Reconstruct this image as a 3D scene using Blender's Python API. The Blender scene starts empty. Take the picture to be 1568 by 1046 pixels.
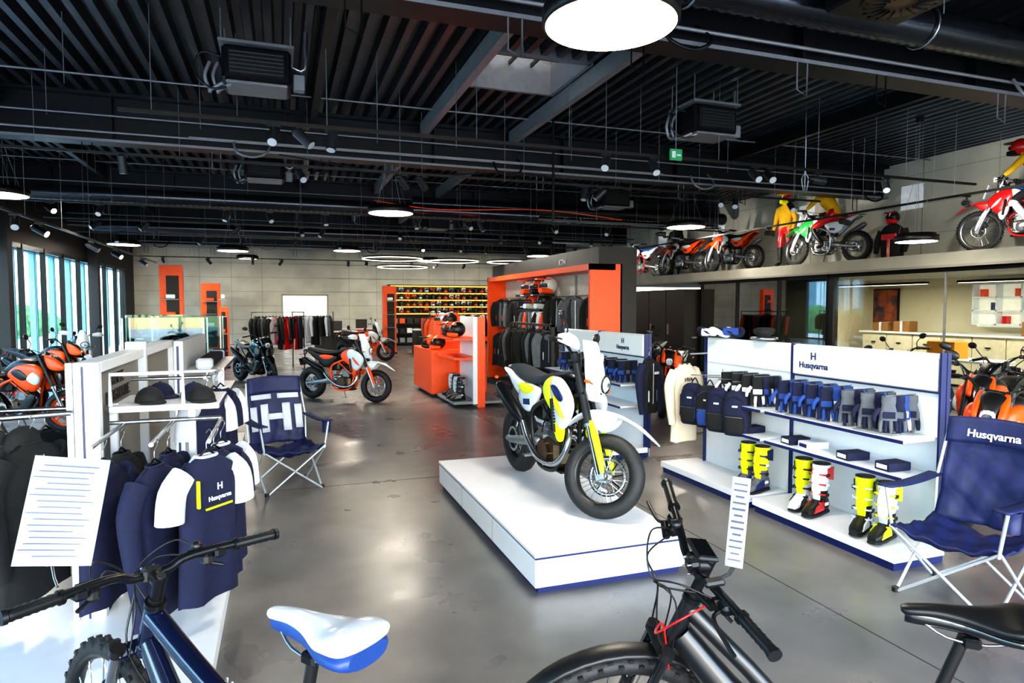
import bpy, bmesh, math, random
from mathutils import Vector as V, Matrix, Euler
random.seed(7)
pi=math.pi; S=bpy.context.scene
sin,cos,rad=math.sin,math.cos,math.radians
R_=random.uniform
# ---------------------------------------------------------------- materials
def hx(h):
    c=[int(h[i:i+2],16)/255 for i in(0,2,4)]
    return tuple(x/12.92 if x<=.04045 else ((x+.055)/1.055)**2.4 for x in c)
_m={}
def mat(n,h,r=.5,m=0,nz=.12,sc=12,em=0,bump=0,coat=0,h2=None,streak=None):
    if n in _m: return _m[n]
    ma=bpy.data.materials.new(n); ma.use_nodes=True; nt=ma.node_tree; b=nt.nodes['Principled BSDF']
    c=hx(h); c2=hx(h2) if h2 else tuple(x*(1-nz) for x in c)
    tc=nt.nodes.new('ShaderNodeTexCoord'); no=nt.nodes.new('ShaderNodeTexNoise'); no.inputs['Scale'].default_value=sc; no.inputs['Detail'].default_value=4
    if streak:
        mp=nt.nodes.new('ShaderNodeMapping'); mp.inputs['Scale'].default_value=streak
        nt.links.new(tc.outputs['Object'],mp.inputs[0]); nt.links.new(mp.outputs[0],no.inputs[0])
    else: nt.links.new(tc.outputs['Object'],no.inputs[0])
    cr=nt.nodes.new('ShaderNodeValToRGB'); cr.color_ramp.elements[0].position=.35; cr.color_ramp.elements[1].position=.65
    cr.color_ramp.elements[0].color=(*c2,1); cr.color_ramp.elements[1].color=(*c,1)
    nt.links.new(no.outputs[0],cr.inputs[0]); nt.links.new(cr.outputs[0],b.inputs['Base Color'])
    b.inputs['Roughness'].default_value=r; b.inputs['Metallic'].default_value=m
    if coat: b.inputs['Coat Weight'].default_value=coat; b.inputs['Coat Roughness'].default_value=.08
    if em: b.inputs['Emission Color'].default_value=(*c,1); b.inputs['Emission Strength'].default_value=em
    if bump:
        bp=nt.nodes.new('ShaderNodeBump'); bp.inputs['Strength'].default_value=bump; bp.inputs['Distance'].default_value=.02
        nt.links.new(no.outputs[0],bp.inputs['Height']); nt.links.new(bp.outputs[0],b.inputs['Normal'])
    _m[n]=ma; return ma
def glass(n,h,f=.12,rough=.02,const=None):
    if n in _m: return _m[n]
    ma=bpy.data.materials.new(n); ma.use_nodes=True; nt=ma.node_tree; nt.nodes.clear()
    o=nt.nodes.new('ShaderNodeOutputMaterial'); t=nt.nodes.new('ShaderNodeBsdfTransparent'); g=nt.nodes.new('ShaderNodeBsdfGlossy'); mx=nt.nodes.new('ShaderNodeMixShader')
    t.inputs[0].default_value=(*hx(h),1); g.inputs['Roughness'].default_value=rough
    lw=nt.nodes.new('ShaderNodeLayerWeight'); lw.inputs[0].default_value=f
    if const is None: nt.links.new(lw.outputs['Facing'],mx.inputs[0])
    else: mx.inputs[0].default_value=const
    nt.links.new(t.outputs[0],mx.inputs[1]); nt.links.new(g.outputs[0],mx.inputs[2]); nt.links.new(mx.outputs[0],o.inputs[0])
    _m[n]=ma; return ma
WHT=mat('white_laminate','e2e7ed',.35,nz=.03); NVY=mat('navy_trim','0e1d58',.4); BLK=mat('black_plastic','101113',.42,nz=.3)
RUB=mat('tyre_rubber','17181a',.62,nz=.3,sc=40,bump=.2); STL=mat('brushed_steel','b8bcc0',.28,1); ALU=mat('cast_aluminium','9a9da1',.4,.9,nz=.25,sc=30)
CHR=mat('chrome','dfe2e5',.1,1); DRK=mat('dark_metal','1b1d20',.35,.6); ORG=mat('orange_panel','fa5204',.4,nz=.08); YEL=mat('fluo_yellow','e6f000',.4,nz=.05)
WPL=mat('white_gloss_plastic','d8e2ec',.2,coat=.5,nz=.03); GPL=mat('grey_plastic','7c8388',.45); SEAT=mat('blue_grey_vinyl','242b36',.7,bump=.1)
NCL=mat('navy_cloth','0b143a',.85,nz=.35,sc=30,bump=.15); BCL=mat('black_cloth','111316',.85,nz=.4,sc=30,bump=.2); WCL=mat('white_cloth','d0d6e2',.85,nz=.06,bump=.1)
CCL=mat('cream_cloth','d9d0bc',.85,nz=.06,bump=.1); RED=mat('red_plastic','c81414',.3,coat=.3); GRN=mat('green_plastic','1f9a3c',.35,coat=.3)
BLU=mat('blue_plastic','1a4fa0',.35,coat=.3); YCL=mat('yellow_cloth','e8b400',.8); LNS=mat('lamp_lens','d7e4ec',.08,coat=1)
BRZ=mat('bronze_engine','6a543e',.35,.7,nz=.3); GLOS=mat('gloss_black_paint','0b0e12',.18,coat=1); NVP=mat('navy_gloss_paint','08112a',.2,coat=1,nz=.2)
GRY=mat('grey_panel','8f8c86',.6,nz=.05); LGR=mat('light_grey_trim','8f9296',.4,.4); GCL=mat('grey_cloth','5a5f68',.85,nz=.2); DGR=mat('dark_grey_cloth','2c2f35',.85,nz=.3)
# ---------------------------------------------------------------- mesh builder
def crm(P,k,cl=False):
    P=[V(p) for p in P]
    if k<2 or len(P)<3: return P
    o=[]; n=len(P)
    for i in range(n if cl else n-1):
        if cl: a,b,c,d=P[i-1],P[i],P[(i+1)%n],P[(i+2)%n]
        else: a=P[max(i-1,0)];b=P[i];c=P[i+1];d=P[min(i+2,n-1)]
        for j in range(k):
            t=j/k; o.append(.5*((2*b)+(c-a)*t+(2*a-5*b+4*c-d)*t*t+(3*b-a-3*c+d)*t**3))
    return o if cl else o+[P[-1]]
class M:
    def __init__(s): s.v=[];s.f=[];s.mi=[];s.sm=[];s.ms=[];s.T=Matrix()
    def add(s,vs,fs,mt,sm=True):
        o=len(s.v); T=s.T; s.v+=[T@V(p) for p in vs]
        if mt not in s.ms: s.ms.append(mt)
        i=s.ms.index(mt)
        for f in fs: s.f.append([o+k for k in f]); s.mi.append(i); s.sm.append(sm)
    def box(s,c,d,mt,b=0,R=None):
        h=[x/2 for x in d]; c=V(c); R=Matrix() if R is None else (Euler(R).to_matrix().to_4x4() if not isinstance(R,Matrix) else R)
        S3=[(x,y,z) for x in(-1,1) for y in(-1,1) for z in(-1,1)]
        if b<=0:
            vs=[c+R@V([g[i]*h[i] for i in range(3)]) for g in S3]
            s.add(vs,[(0,1,3,2),(4,6,7,5),(0,4,5,1),(2,3,7,6),(0,2,6,4),(1,5,7,3)],mt,False); return
        vs=[];ix={}
        for g in S3:
            for k in range(3):
                ix[g,k]=len(vs); vs.append(c+R@V([g[i]*(h[i]-(0 if i==k else b)) for i in range(3)]))
        fs=[]
        for k in range(3):
            a,e=[i for i in range(3) if i!=k]
            for sg in(-1,1):
                q=[]
                for u,w in((-1,-1),(1,-1),(1,1),(-1,1)):
                    g=[0]*3;g[k]=sg;g[a]=u;g[e]=w;q.append(ix[tuple(g),k])
                fs.append(q)
            for u in(-1,1):
                for w in(-1,1):
                    g0=[0]*3;g0[a]=u;g0[e]=w;g0[k]=-1;g1=g0[:];g1[k]=1;g0=tuple(g0);g1=tuple(g1)
                    fs.append((ix[g0,a],ix[g0,e],ix[g1,e],ix[g1,a]))
        for g in S3: fs.append([ix[g,k] for k in range(3)])
        s.add(vs,fs,mt,False)
    def bb(s,a,b,mt,bv=0): s.box([(a[i]+b[i])/2 for i in range(3)],[abs(b[i]-a[i]) for i in range(3)],mt,bv)
    def tube(s,P,r,mt,n=8,k=1,closed=False,cap=True,sc=(1,1)):
        P=crm(P,k); N=len(P); rs=r if isinstance(r,(list,tuple)) else [r]*N
        if len(rs)!=N: rs=[(lambda f:rs[int(f)]*(1-f%1)+rs[min(int(f)+1,len(rs)-1)]*(f%1))(i*(len(rs)-1)/(N-1)) for i in range(N)]
        vs=[];pu=None
        for i,p in enumerate(P):
            if closed: t=P[(i+1)%N]-P[i-1]
            else: t=P[min(i+1,N-1)]-P[max(i-1,0)]
            t=t.normalized() if t.length>1e-9 else V((0,0,1))
            if pu is None:
                u=t.cross(V((0,0,1)))
                if u.length<.1: u=t.cross(V((0,1,0)))
            else: u=pu-t*pu.dot(t)
            u.normalize(); pu=u; w=t.cross(u)
            for j in range(n):
                a=2*pi*j/n; vs.append(p+(u*cos(a)*sc[0]+w*sin(a)*sc[1])*rs[i])
        fs=[]
        for i in range(N if closed else N-1):
            for j in range(n): fs.append((i*n+j,i*n+(j+1)%n,((i+1)%N)*n+(j+1)%n,((i+1)%N)*n+j))
        s.add(vs,fs,mt,n>4)
        if cap and not closed: s.add(vs[:n],[list(range(n))],mt,False); s.add(vs[-n:],[list(range(n))],mt,False)
    def cyl(s,a,b,r,mt,r2=None,n=14,cap=True): s.tube([a,b],[r,r if r2 is None else r2],mt,n,cap=cap)
    def lathe(s,pr,mt,c=(0,0,0),ax='z',n=24,closed=False,sm=True):
        c=V(c);vs=[];K=len(pr)
        for r,h in pr:
            for j in range(n):
                a=2*pi*j/n;x,y=r*cos(a),r*sin(a)
                vs.append(c+(V((x,y,h)) if ax=='z' else V((x,h,y)) if ax=='y' else V((h,x,y))))
        fs=[(i*n+j,i*n+(j+1)%n,((i+1)%K)*n+(j+1)%n,((i+1)%K)*n+j) for i in range(K if closed else K-1) for j in range(n)]
        s.add(vs,fs,mt,sm)
        if not closed:
            for i in(0,K-1):
                if pr[i][0]>1e-4: s.add(vs[i*n:(i+1)*n],[list(range(n))],mt,False)
    def ell(s,c,r,mt,R=None,n=14,m=9,z0=-1,z1=1):
        c=V(c);R=Matrix() if R is None else Euler(R).to_matrix().to_4x4()
        a0=math.asin(z0);a1=math.asin(z1);vs=[]
        for i in range(m+1):
            t=a0+(a1-a0)*i/m
            for j in range(n):
                a=2*pi*j/n; vs.append(c+R@V((r[0]*cos(t)*cos(a),r[1]*cos(t)*sin(a),r[2]*sin(t))))
        s.add(vs,[(i*n+j,i*n+(j+1)%n,(i+1)*n+(j+1)%n,(i+1)*n+j) for i in range(m) for j in range(n)],mt)
    def loft(s,rg,mt,cap=True,sm=True):
        n=len(rg[0]);vs=[p for r in rg for p in r]
        s.add(vs,[(i*n+j,i*n+(j+1)%n,(i+1)*n+(j+1)%n,(i+1)*n+j) for i in range(len(rg)-1) for j in range(n)],mt,sm)
        if cap: s.add(rg[0],[list(range(n))],mt,sm); s.add(rg[-1],[list(range(n))],mt,sm)
    def sup(s,secs,mt,n=16,e=2.6,ax='x',cap=True,k=1):
        if k>1:
            A=crm([V(q[:3]) for q in secs],k);B=crm([V((q[3],q[4] if len(q)>4 else 0,0)) for q in secs],k);secs=[(a.x,a.y,a.z,b.x,b.y) for a,b in zip(A,B)]
        rg=[]
        for q in secs:
            x,z,hw,hh=q[:4]; yc=q[4] if len(q)>4 else 0; r=[]
            for j in range(n):
                a=2*pi*j/n;ca,sa=cos(a),sin(a)
                y=yc+hw*math.copysign(abs(ca)**(2/e),ca);zz=z+hh*math.copysign(abs(sa)**(2/e),sa)
                r.append((x,y,zz) if ax=='x' else (y,zz,x))
            rg.append(r)
        s.loft(rg,mt,cap)
    def plate(s,pts,y0,y1,mt,ins=.9,ax='y'):
        cx=sum(p[0] for p in pts)/len(pts);cz=sum(p[1] for p in pts)/len(pts)
        def mk(y,k):
            return [(cx+(a-cx)*k,y,cz+(b-cz)*k) if ax=='y' else ((y,cx+(a-cx)*k,cz+(b-cz)*k) if ax=='x' else (cx+(a-cx)*k,cz+(b-cz)*k,y)) for a,b in pts]
        ym=y0+(y1-y0)*.6
        s.loft([mk(y0,1),mk(ym,1),mk(y1,ins)],mt,True,False)
    def pl(s,pts,y0,y1,mt,k=4,fn=None):
        q=[(p.x,p.z) for p in crm([V((a,0,b)) for a,b in pts],k,True)]
        cx=sum(p[0] for p in q)/len(q);cz=sum(p[1] for p in q)/len(q);fn=fn or (lambda x,z:0)
        rg=[]
        for sc,t in((.97,0),(1,.25),(.985,.5),(.93,.72),(.78,.88),(.5,.97),(.2,1.0)):
            rg.append([(cx+(a-cx)*sc,y0+(y1-y0)*t+fn(cx+(a-cx)*sc,cz+(b-cz)*sc),cz+(b-cz)*sc) for a,b in q])
        s.loft(rg,mt)
    def grid(s,fn,nu,nv,mt,th=.006):
        vs=[V(fn(i/nu,j/nv)) for i in range(nu+1) for j in range(nv+1)];w=nv+1
        fs=[(i*w+j,(i+1)*w+j,(i+1)*w+j+1,i*w+j+1) for i in range(nu) for j in range(nv)]
        if th:
            no=[V((0,0,0)) for _ in vs]
            for f in fs:
                q=(vs[f[1]]-vs[f[0]]).cross(vs[f[3]]-vs[f[0]])
                for k in f: no[k]+=q
            b=[p-q.normalized()*th for p,q in zip(vs,no)];N=len(vs);vs=vs+b
            fs=fs+[tuple(N+k for k in reversed(f)) for f in fs]
            bd=[i*w for i in range(nu+1)]+[nu*w+j for j in range(1,w)]+[i*w+nv for i in range(nu-1,-1,-1)]+[j for j in range(nv-1,0,-1)]
            fs+=[(bd[i],bd[(i+1)%len(bd)],N+bd[(i+1)%len(bd)],N+bd[i]) for i in range(len(bd))]
        s.add(vs,fs,mt)
    def obj(s,name,loc=(0,0,0),rz=0,sc=1,R=None,par=None):
        me=bpy.data.meshes.new(name); me.from_pydata([tuple(p) for p in s.v],[],s.f)
        for m in s.ms: me.materials.append(m)
        me.polygons.foreach_set('material_index',s.mi); me.polygons.foreach_set('use_smooth',s.sm)
        b=bmesh.new(); b.from_mesh(me); bmesh.ops.recalc_face_normals(b,faces=b.faces[:]); b.to_mesh(me); b.free(); me.update()
        o=bpy.data.objects.new(name,me); S.collection.objects.link(o); o.location=loc
        o.rotation_euler=R if R else (0,0,rad(rz)); o.scale=(sc,)*3 if not isinstance(sc,tuple) else sc
        if par: o.parent=par
        return o
def inst(o,loc,rz=0,sc=1,R=None):
    c=bpy.data.objects.new(o.name.split('.')[0],o.data);S.collection.objects.link(c);c.location=loc;c.rotation_euler=R if R else (0,0,rad(rz));c.scale=(sc,)*3;return c
def text(par,s,loc,R,size,mt,name='lettering',ext=.002):
    c=bpy.data.curves.new(name,'FONT');c.body=s;c.size=size;c.extrude=ext;c.align_x='CENTER';c.offset=size*.015
    o=bpy.data.objects.new(name,c);S.collection.objects.link(o);o.location=loc;o.rotation_euler=R;c.materials.append(mt)
    if par: o.parent=par
    return o
def Tm(loc=(0,0,0),R=(0,0,0),sc=1): return Matrix.Translation(V(loc))@Euler(R).to_matrix().to_4x4()@Matrix.Diagonal((sc,sc,sc,1))
def about(p,ax,a): p=V(p);return Matrix.Translation(p)@Matrix.Rotation(a,4,V(ax))@Matrix.Translation(-p)
# ================================================================ ROOM
def floor_mat():
    ma=bpy.data.materials.new('polished_concrete'); ma.use_nodes=True;nt=ma.node_tree;b=nt.nodes['Principled BSDF'];L=nt.links.new
    tc=nt.nodes.new('ShaderNodeTexCoord')
    def N(sc,d,ds=0,ro=.5):
        n=nt.nodes.new('ShaderNodeTexNoise');n.inputs['Scale'].default_value=sc;n.inputs['Detail'].default_value=d;n.inputs['Roughness'].default_value=ro;n.inputs['Distortion'].default_value=ds;L(tc.outputs['Object'],n.inputs[0]);return n
    def RP(n,a,ca,bb,cb):
        r=nt.nodes.new('ShaderNodeValToRGB');r.color_ramp.interpolation='LINEAR';e=r.color_ramp.elements;e[0].position=a;e[1].position=bb;e[0].color=(*hx(ca),1);e[1].color=(*hx(cb),1);L(n.outputs[0],r.inputs[0]);return r
    a=RP(N(.45,5),.2,'5c656f',.8,'948c83'); c=RP(N(2.2,6,.3),.2,'686a6c',.8,'b4b2ae')
    mx=nt.nodes.new('ShaderNodeMix');mx.data_type='RGBA';mx.blend_type='OVERLAY';mx.inputs[0].default_value=.75;L(a.outputs[0],mx.inputs[6]);L(c.outputs[0],mx.inputs[7])
    L(mx.outputs[2],b.inputs['Base Color'])
    r=RP(N(1.6,5),.2,'7c7c7c',.8,'b0b0b0');L(r.outputs[0],b.inputs['Roughness'])
    return ma
CON=mat('concrete_wall','b6b6ab',.85,nz=.22,sc=1.3,bump=.1); BLW=mat('black_wall_paint','16171a',.6); CEI=mat('black_steel_deck','5a6068',.33,.85,nz=.3,sc=3)
BEA=mat('black_steel_beam','1b1d21',.4,.4,nz=.2,sc=4); RAIL=mat('beam_edge_grey','90949a',.4,.4)
X0,X1,Y0,Y1,ZC=-5.8,12.5,-3.2,31.,4.85
m=M();m.bb((X0-.2,Y0-.2,-.15),(15.4,Y1+.2,0),floor_mat());m.obj('floor')
m=M();JT=mat('floor_joint','2a2826',.8)
for y in (1.55,6.72,12,17.3,22.6): m.bb((X0,y-.004,.0),(10.9,y+.004,.0012),JT)
for x in (-3.2,3.05,7.6): m.bb((x-.004,Y0,.0),(x+.004,Y1,.0011),JT)
m.obj('trim_1')
m=M();per=.21;prof=[]
x=X0
while x<X1:
    prof+=[(x,ZC),(x+.08,ZC),(x+.105,ZC+.13),(x+.185,ZC+.13)];x+=per
hole=(2.4,3.7,7.55,8.8)
def deck(ya,yb,xa,xb):
    P=[p for p in prof if xa<=p[0]<=xb]
    m.add([(p[0],y,p[1]) for p in P for y in(ya,yb)],[(2*i,2*i+1,2*i+3,2*i+2) for i in range(len(P)-1)],CEI,False)
deck(Y0,hole[2],-99,99);deck(hole[3],Y1,-99,99);deck(hole[2],hole[3],-99,hole[0]);deck(hole[2],hole[3],hole[1],99)
m.bb((X0-.2,Y0,ZC+.14),(hole[0],Y1,ZC+.2),CEI);m.bb((hole[1],Y0,ZC+.14),(X1+.2,Y1,ZC+.2),CEI)
m.bb((hole[0],Y0,ZC+.14),(hole[1],hole[2],ZC+.2),CEI);m.bb((hole[0],hole[3],ZC+.14),(hole[1],Y1,ZC+.2),CEI)
m.obj('ceiling')
m=M();SKG=mat('skylight_frame','8b8f98',.4,.4);a,b,c,d=hole
for q in((a-.03,c-.03,a+.03,d+.03),(b-.03,c-.03,b+.03,d+.03),(a,c-.03,b,c+.03),(a,d-.03,b,d+.03)): m.bb((q[0],q[1],ZC-.03),(q[2],q[3],ZC+.5),SKG)
for i in range(1,4): m.bb((a+(b-a)*i/4-.015,c,ZC+.32),(a+(b-a)*i/4+.015,d,ZC+.37),DRK)
for k in range(3): m.bb((a,c+.2+.35*k,ZC+.32),(b,c+.23+.35*k,ZC+.37),DRK)
m.bb((a,c,ZC+.4),(b,d,ZC+.41),glass('skylight_glass','a39f96',.3,const=.1))
m.obj('window_skylight')
BY=[-.4,5.28,10.97,16.7,22.3,28.]
m=M()
for y in BY:
    m.bb((X0,y-.02,4.2),(X1,y+.02,4.8),BEA);m.bb((X0,y-.15,4.15),(X1,y+.15,4.19),BEA);m.bb((X0,y-.15,4.8),(X1,y+.15,4.845),BEA)
    m.bb((X0,y-.155,4.152),(X1,y-.15,4.188),RAIL)
    for k in range(8):
        xx=X0+1.2+k*2.35;m.bb((xx-.01,y-.14,4.19),(xx+.01,y+.14,4.8),BEA)
    m.tube([(X0,y-.17,4.28),(X1,y-.17,4.28)],.018,LGR,6)
m.obj('ceiling_beams')
m=M()
for x in(-3.6,.5,2.25,3.8,8.2):
    for i in range(len(BY)-1):
        m.bb((x-.05,BY[i]+.15,4.6),(x+.05,BY[i+1]-.15,4.82),DRK if x!=2.25 and x!=3.8 else LGR)
m.obj('ceiling_purlins')
m=M();m.bb((X0-.2,Y1,0),(0,Y1+.2,5),CON);m.bb((2.0,Y1,0),(15.4,Y1+.2,5),CON);m.bb((0,Y1,2.35),(2.0,Y1+.2,5),CON)
GR=mat('block_joint','858477',.9)
for z in [i*.62 for i in range(1,8)]: m.bb((X0,Y1-.004,z-.008),(0 if z<2.35 else X1,Y1,z+.008),GR);m.bb((2.0,Y1-.004,z-.008),(X1,Y1,z+.008),GR)
for i in range(15):
    xx=X0+1.25*i
    if not -.2<xx<2.2: m.bb((xx-.008,Y1-.004,0),(xx+.008,Y1,4.9),GR)
m.obj('wall_back')
m=M();DW=mat('glowing_room_wall','f3efe6',.8,em=.9);m.bb((-.3,33.4,0),(2.6,33.5,2.6),DW);m.bb((-.3,Y1+.2,0),(-.25,33.4,2.6),WHT);m.bb((2.5,Y1+.2,0),(2.6,33.4,2.6),WHT);m.bb((-.3,Y1+.2,-.15),(2.6,33.5,-.01),GRY);m.bb((-.3,Y1+.2,2.6),(2.6,33.5,2.7),WHT)  # far room wall given emission so the doorway looks lit
for x in(0,1.95): m.bb((x,Y1-.04,0),(x+.06,Y1+.06,2.35),GRY)
m.bb((0,Y1-.04,2.3),(2,Y1+.06,2.38),GRY);m.bb((.3,32.6,0),(1.3,33,.9),WHT);m.obj('door_1')
m=M();m.bb((X1,Y0,2.75),(X1+.2,Y1,5),CON)
for y in range(1,30,3): m.bb((X1-.004,y,2.75),(X1,y+.02,4.9),GR)
for k in range(3): m.bb((X1-.004,Y0,3.3+k*.62),(X1,Y1,3.31+k*.62),GR)
for y in(10.0,12.9,16.4,19.5): m.bb((X1-.02,y,3.85),(X1-.001,y+.5,4.35),mat('high_window','cfd6dc',.3,em=.2))
m.obj('wall_right')
m=M();m.bb((10.9,Y0,2.5),(15.4,20.5,2.75),CON)
m.bb((10.86,Y0,2.49),(10.9,20.5,2.53),GRY);m.obj('mezzanine_slab')
YW=29.4
m=M();m.bb((X0-.2,Y0,3.3),(X0,Y1,5),BLW);m.bb((X0-.2,YW,0),(X0,Y1,3.3),BLW);m.bb((X0-.2,Y0,0),(X0,Y1,.1),DRK);m.obj('wall_left')
m=M();y=Y0+.1
TEAL=mat('teal_blind','5f8f98',.6)
while y<YW:
    m.bb((X0-.1,y-.03,.1),(X0+.02,y+.03,3.3),DRK);y+=1.55
m.bb((X0-.1,Y0,3.2),(X0+.0,YW,3.3),DRK)
for y in(11.5,17.0,24.3): m.bb((X0-.0,y-.14,0),(X0+.28,y+.14,4.85),BLW)
m.obj('window_1')
m=M();m.bb((X0-.06,Y0,.12),(X0-.05,YW,3.3),glass('window_glass','d8e8ec',.12,const=.06));m.obj('window_1_pane')
m=M()
for i in range(18):
    y=10+i*1.55;m.box((X0-.5,y,1.75),(.02,.22,3.0),TEAL,R=(0,0,.9));m.box((X0-.5,y+.25,1.75),(.02,.1,3.0),TEAL,R=(0,0,.9))
m.bb((X0-.6,9,3.24),(X0-.4,37,3.3),TEAL)
m.obj('vertical_blinds')
m=M();m.bb((X0-.2,Y0-.2,3.6),(15.4,Y0,5),BLW);m.bb((X0-.2,Y0-.2,0),(15.4,Y0,.1),DRK)
for i in range(12): m.bb((X0+i*1.9-.05,Y0-.15,.1),(X0+i*1.9+.05,Y0,3.6),DRK)
m.obj('wall_front')
m=M();m.bb((-60,-40,-.4),(60,80,-.2),mat('outside_paving','b9bcba',.9,nz=.2,sc=.4));m.obj('ground_outside')
m=M();HG=mat('hedge_green','4f8048',.9,nz=.6,sc=3,bump=1)
for i in range(36):
    m.ell((-17+R_(-1,1),-6+i*1.9,.2+R_(0,.3)),(1.2,1.4,.9+R_(0,.7)),HG,n=10,m=6)
m.obj('hedge_outside')
m=M();m.bb((-34,-5,0),(-28,70,6),mat('outside_building','cfd8de',.8))
for i in range(20): m.bb((-28.05,-3+i*3.4,1.4),(-27.95,-1.4+i*3.4,4.6),mat('outside_window','5c8498',.2))
m.obj('building_outside')
# offices (right)
m=M();OW=mat('office_wall','cdc2aa',.8,nz=.05)
m.bb((15.2,Y0,0),(15.4,Y1,2.5),OW);m.bb((11.2,15.5,0),(15.2,15.6,2.5),BLW);m.bb((12.0,13.7,0),(15.2,13.8,2.5),OW);m.obj('wall_office')
m=M()
m.bb((11.1,Y0,.0),(11.115,11.0,2.5),glass('office_glass','e6ebe8',.15,const=.07));m.bb((11.1,11.0,0),(11.115,15.5,2.5),glass('dark_office_glass','787f7e',.35,const=.28));m.obj('window_office_pane')
m=M()
for y in(-2,.6,3.2,5.7,8.4): m.bb((11.09,y-.012,0),(11.13,y+.012,2.5),LGR)
for y in(11.0,12.5,14.0,15.5): m.bb((11.06,y-.03,0),(11.15,y+.03,2.5),DRK)
m.bb((11.06,Y0,2.42),(11.15,15.6,2.5),DRK);m.bb((11.06,Y0,0),(11.15,15.5,.08),DRK);m.bb((11.06,10.85,0),(11.2,11.05,2.5),BLK);m.obj('window_office')
for x,y,e in((13.2,8.5,75),(13.2,11.6,85),(13,5.2,50),(13.2,1.8,40)):
    m=M();m.bb((-.06,-1.2,0),(.06,1.2,.05),DRK);m.bb((-.05,-1.18,-.005),(.05,1.18,.0),mat('linear_lamp','fff2dc',.5,nz=0,em=5));m.cyl((0,-.6,.05),(0,-.6,.2),.005,STL);m.cyl((0,.6,.05),(0,.6,.2),.005,STL)
    o=m.obj('office_linear_lamp',(x,y,2.3));l=bpy.data.lights.new('linear_light','AREA');l.shape='RECTANGLE';l.size=.1;l.size_y=2.2;l.energy=e;l.color=(1,.9,.75);lo=bpy.data.objects.new('linear_light',l);S.collection.objects.link(lo);lo.location=(0,0,-.02);lo.parent=o
m=M()
for i in range(5):
    y=15.62+i*.94;m.bb((10.6,y,0.02),(11.25,y+.92,2.3),BLK,.01);m.bb((10.58,y+.8,1.0),(10.6,y+.83,1.3),STL)
m.obj('black_cabinet')
m=M();m.bb((10.9,20.4,0),(11.1,Y1,2.5),BLW);m.obj('wall_inner')
m=M();CAB=mat('cream_cabinet','d8cdb4',.5)
for i in range(8):
    y=7.3+i*.72;m.bb((14.3,y,.05),(15.1,y+.7,1.15),CAB,.01);m.bb((14.27,y+.3,.9),(14.3,y+.4,.93),DRK)
m.bb((14.25,7.3,1.15),(15.15,13.1,1.19),WHT);m.obj('office_cabinet')
CRD=mat('cardboard','8a5f30',.8)
for i,(y,h) in enumerate(((12.6,.22),(12.0,.26),(9.0,.3))):
    m=M();m.bb((14.4,y-.22,1.19),(14.68,y+.22,1.19+h),CRD,.006);m.bb((14.39,y-.03,1.19),(14.69,y+.03,1.195+h),WCL);m.obj('cardboard_box')
m=M();m.bb((12.4,8.6,.72),(13.3,10.4,.76),WHT);[m.cyl((12.5+a*.7,8.7+b*1.6,0),(12.5+a*.7,8.7+b*1.6,.72),.02,DRK) for a in(0,1) for b in(0,1)];m.bb((12.6,9.3,.76),(13.0,9.9,1.1),mat('orange_box','e08a1a',.7),.01);m.obj('office_desk')
m=M();OWs=mat('shelf_backlit','efe9d8',.6,em=.4)
m.bb((15.05,9.0,1.35),(15.15,10.6,2.3),OWs)
for k in range(4): m.bb((14.85,9.0,1.4+k*.3),(15.1,10.6,1.43+k*.3),WHT)
for k in range(4): m.bb((14.85,9.0+k*.52,1.4),(15.1,9.03+k*.52,2.3),WHT)
for k in range(6): m.bb((14.9,9.1+k*.25,1.43+.3*(k%3)),(15.04,9.2+k*.25,1.6+.3*(k%3)),[RED,NVY,ORG][k%3])
m.obj('office_shelf')
m=M();m.bb((15.12,12.75,1.3),(15.18,13.45,2.25),mat('poster_print','2b2a3a',.5,h2='a8502a',sc=5));m.bb((15.14,12.72,1.27),(15.19,13.48,2.28),DRK);m.obj('wall_poster')
# ================================================================ LIGHTS / CEILING HARDWARE
LGT=mat('lamp_diffuser','fffaf0',.5,nz=0,em=4)
def disc(x,y,z,r):
    m=M();m.lathe([(r-.02,-.012),(r,0),(r,.085),(r*.86,.085),(r*.86,.12),(r*.3,.12)],BLK,n=48)
    m.lathe([(0,-.014),(r-.022,-.014)],LGT,n=48)
    for i in range(4):
        a=pi/4+i*pi/2;m.tube([(r*.8*cos(a),r*.8*sin(a),.1),(r*.15*cos(a),r*.15*sin(a),1.0),(r*.15*cos(a),r*.15*sin(a),ZC-z)],.003,LGR,4,cap=False)
    m.cyl((0,0,ZC-z-.08),(0,0,ZC-z),.06,BLK)
    o=m.obj('pendant_disc_lamp',(x,y,z))
    l=bpy.data.lights.new('disc_light','AREA');l.shape='DISK';l.size=r*1.8;l.energy=42*(r/.45)**2;l.color=(1,.92,.82)
    lo=bpy.data.objects.new('disc_light',l);S.collection.objects.link(lo);lo.location=(0,0,-.03);lo.parent=o
for x in(-4.4,2.07,8.9):
    for y in(3.93,13.1,22.3):
        if x!=2.07 and y==3.93: continue
        disc(x,y,3.66,.45)
disc(9.75,7.9,2.87,.32);disc(-1.2,19.0,3.3,.4);disc(5.6,26,3.66,.45);disc(-1.2,27,3.66,.4)
m=M();RNG=mat('led_ring','fff3dc',.5,nz=0,em=2.5)
for(x,y,r)in((3.2,20,.9),(5.2,20.4,.8),(7.0,20.2,.7),(4.2,24,.9)):
    m.tube([(x+r*cos(a*pi/20),y+r*sin(a*pi/20),3.25) for a in range(40)],.014,RNG,6,closed=True)
    m.tube([(x+r*cos(a*pi/20),y+r*sin(a*pi/20),3.285) for a in range(40)],.024,BLK,6,closed=True)
    for k in range(3): m.tube([(x+r*cos(k*2.1),y+r*sin(k*2.1),3.28),(x,y,4.8)],.004,LGR,4)
m.obj('pendant_ring_lamp')
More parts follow.
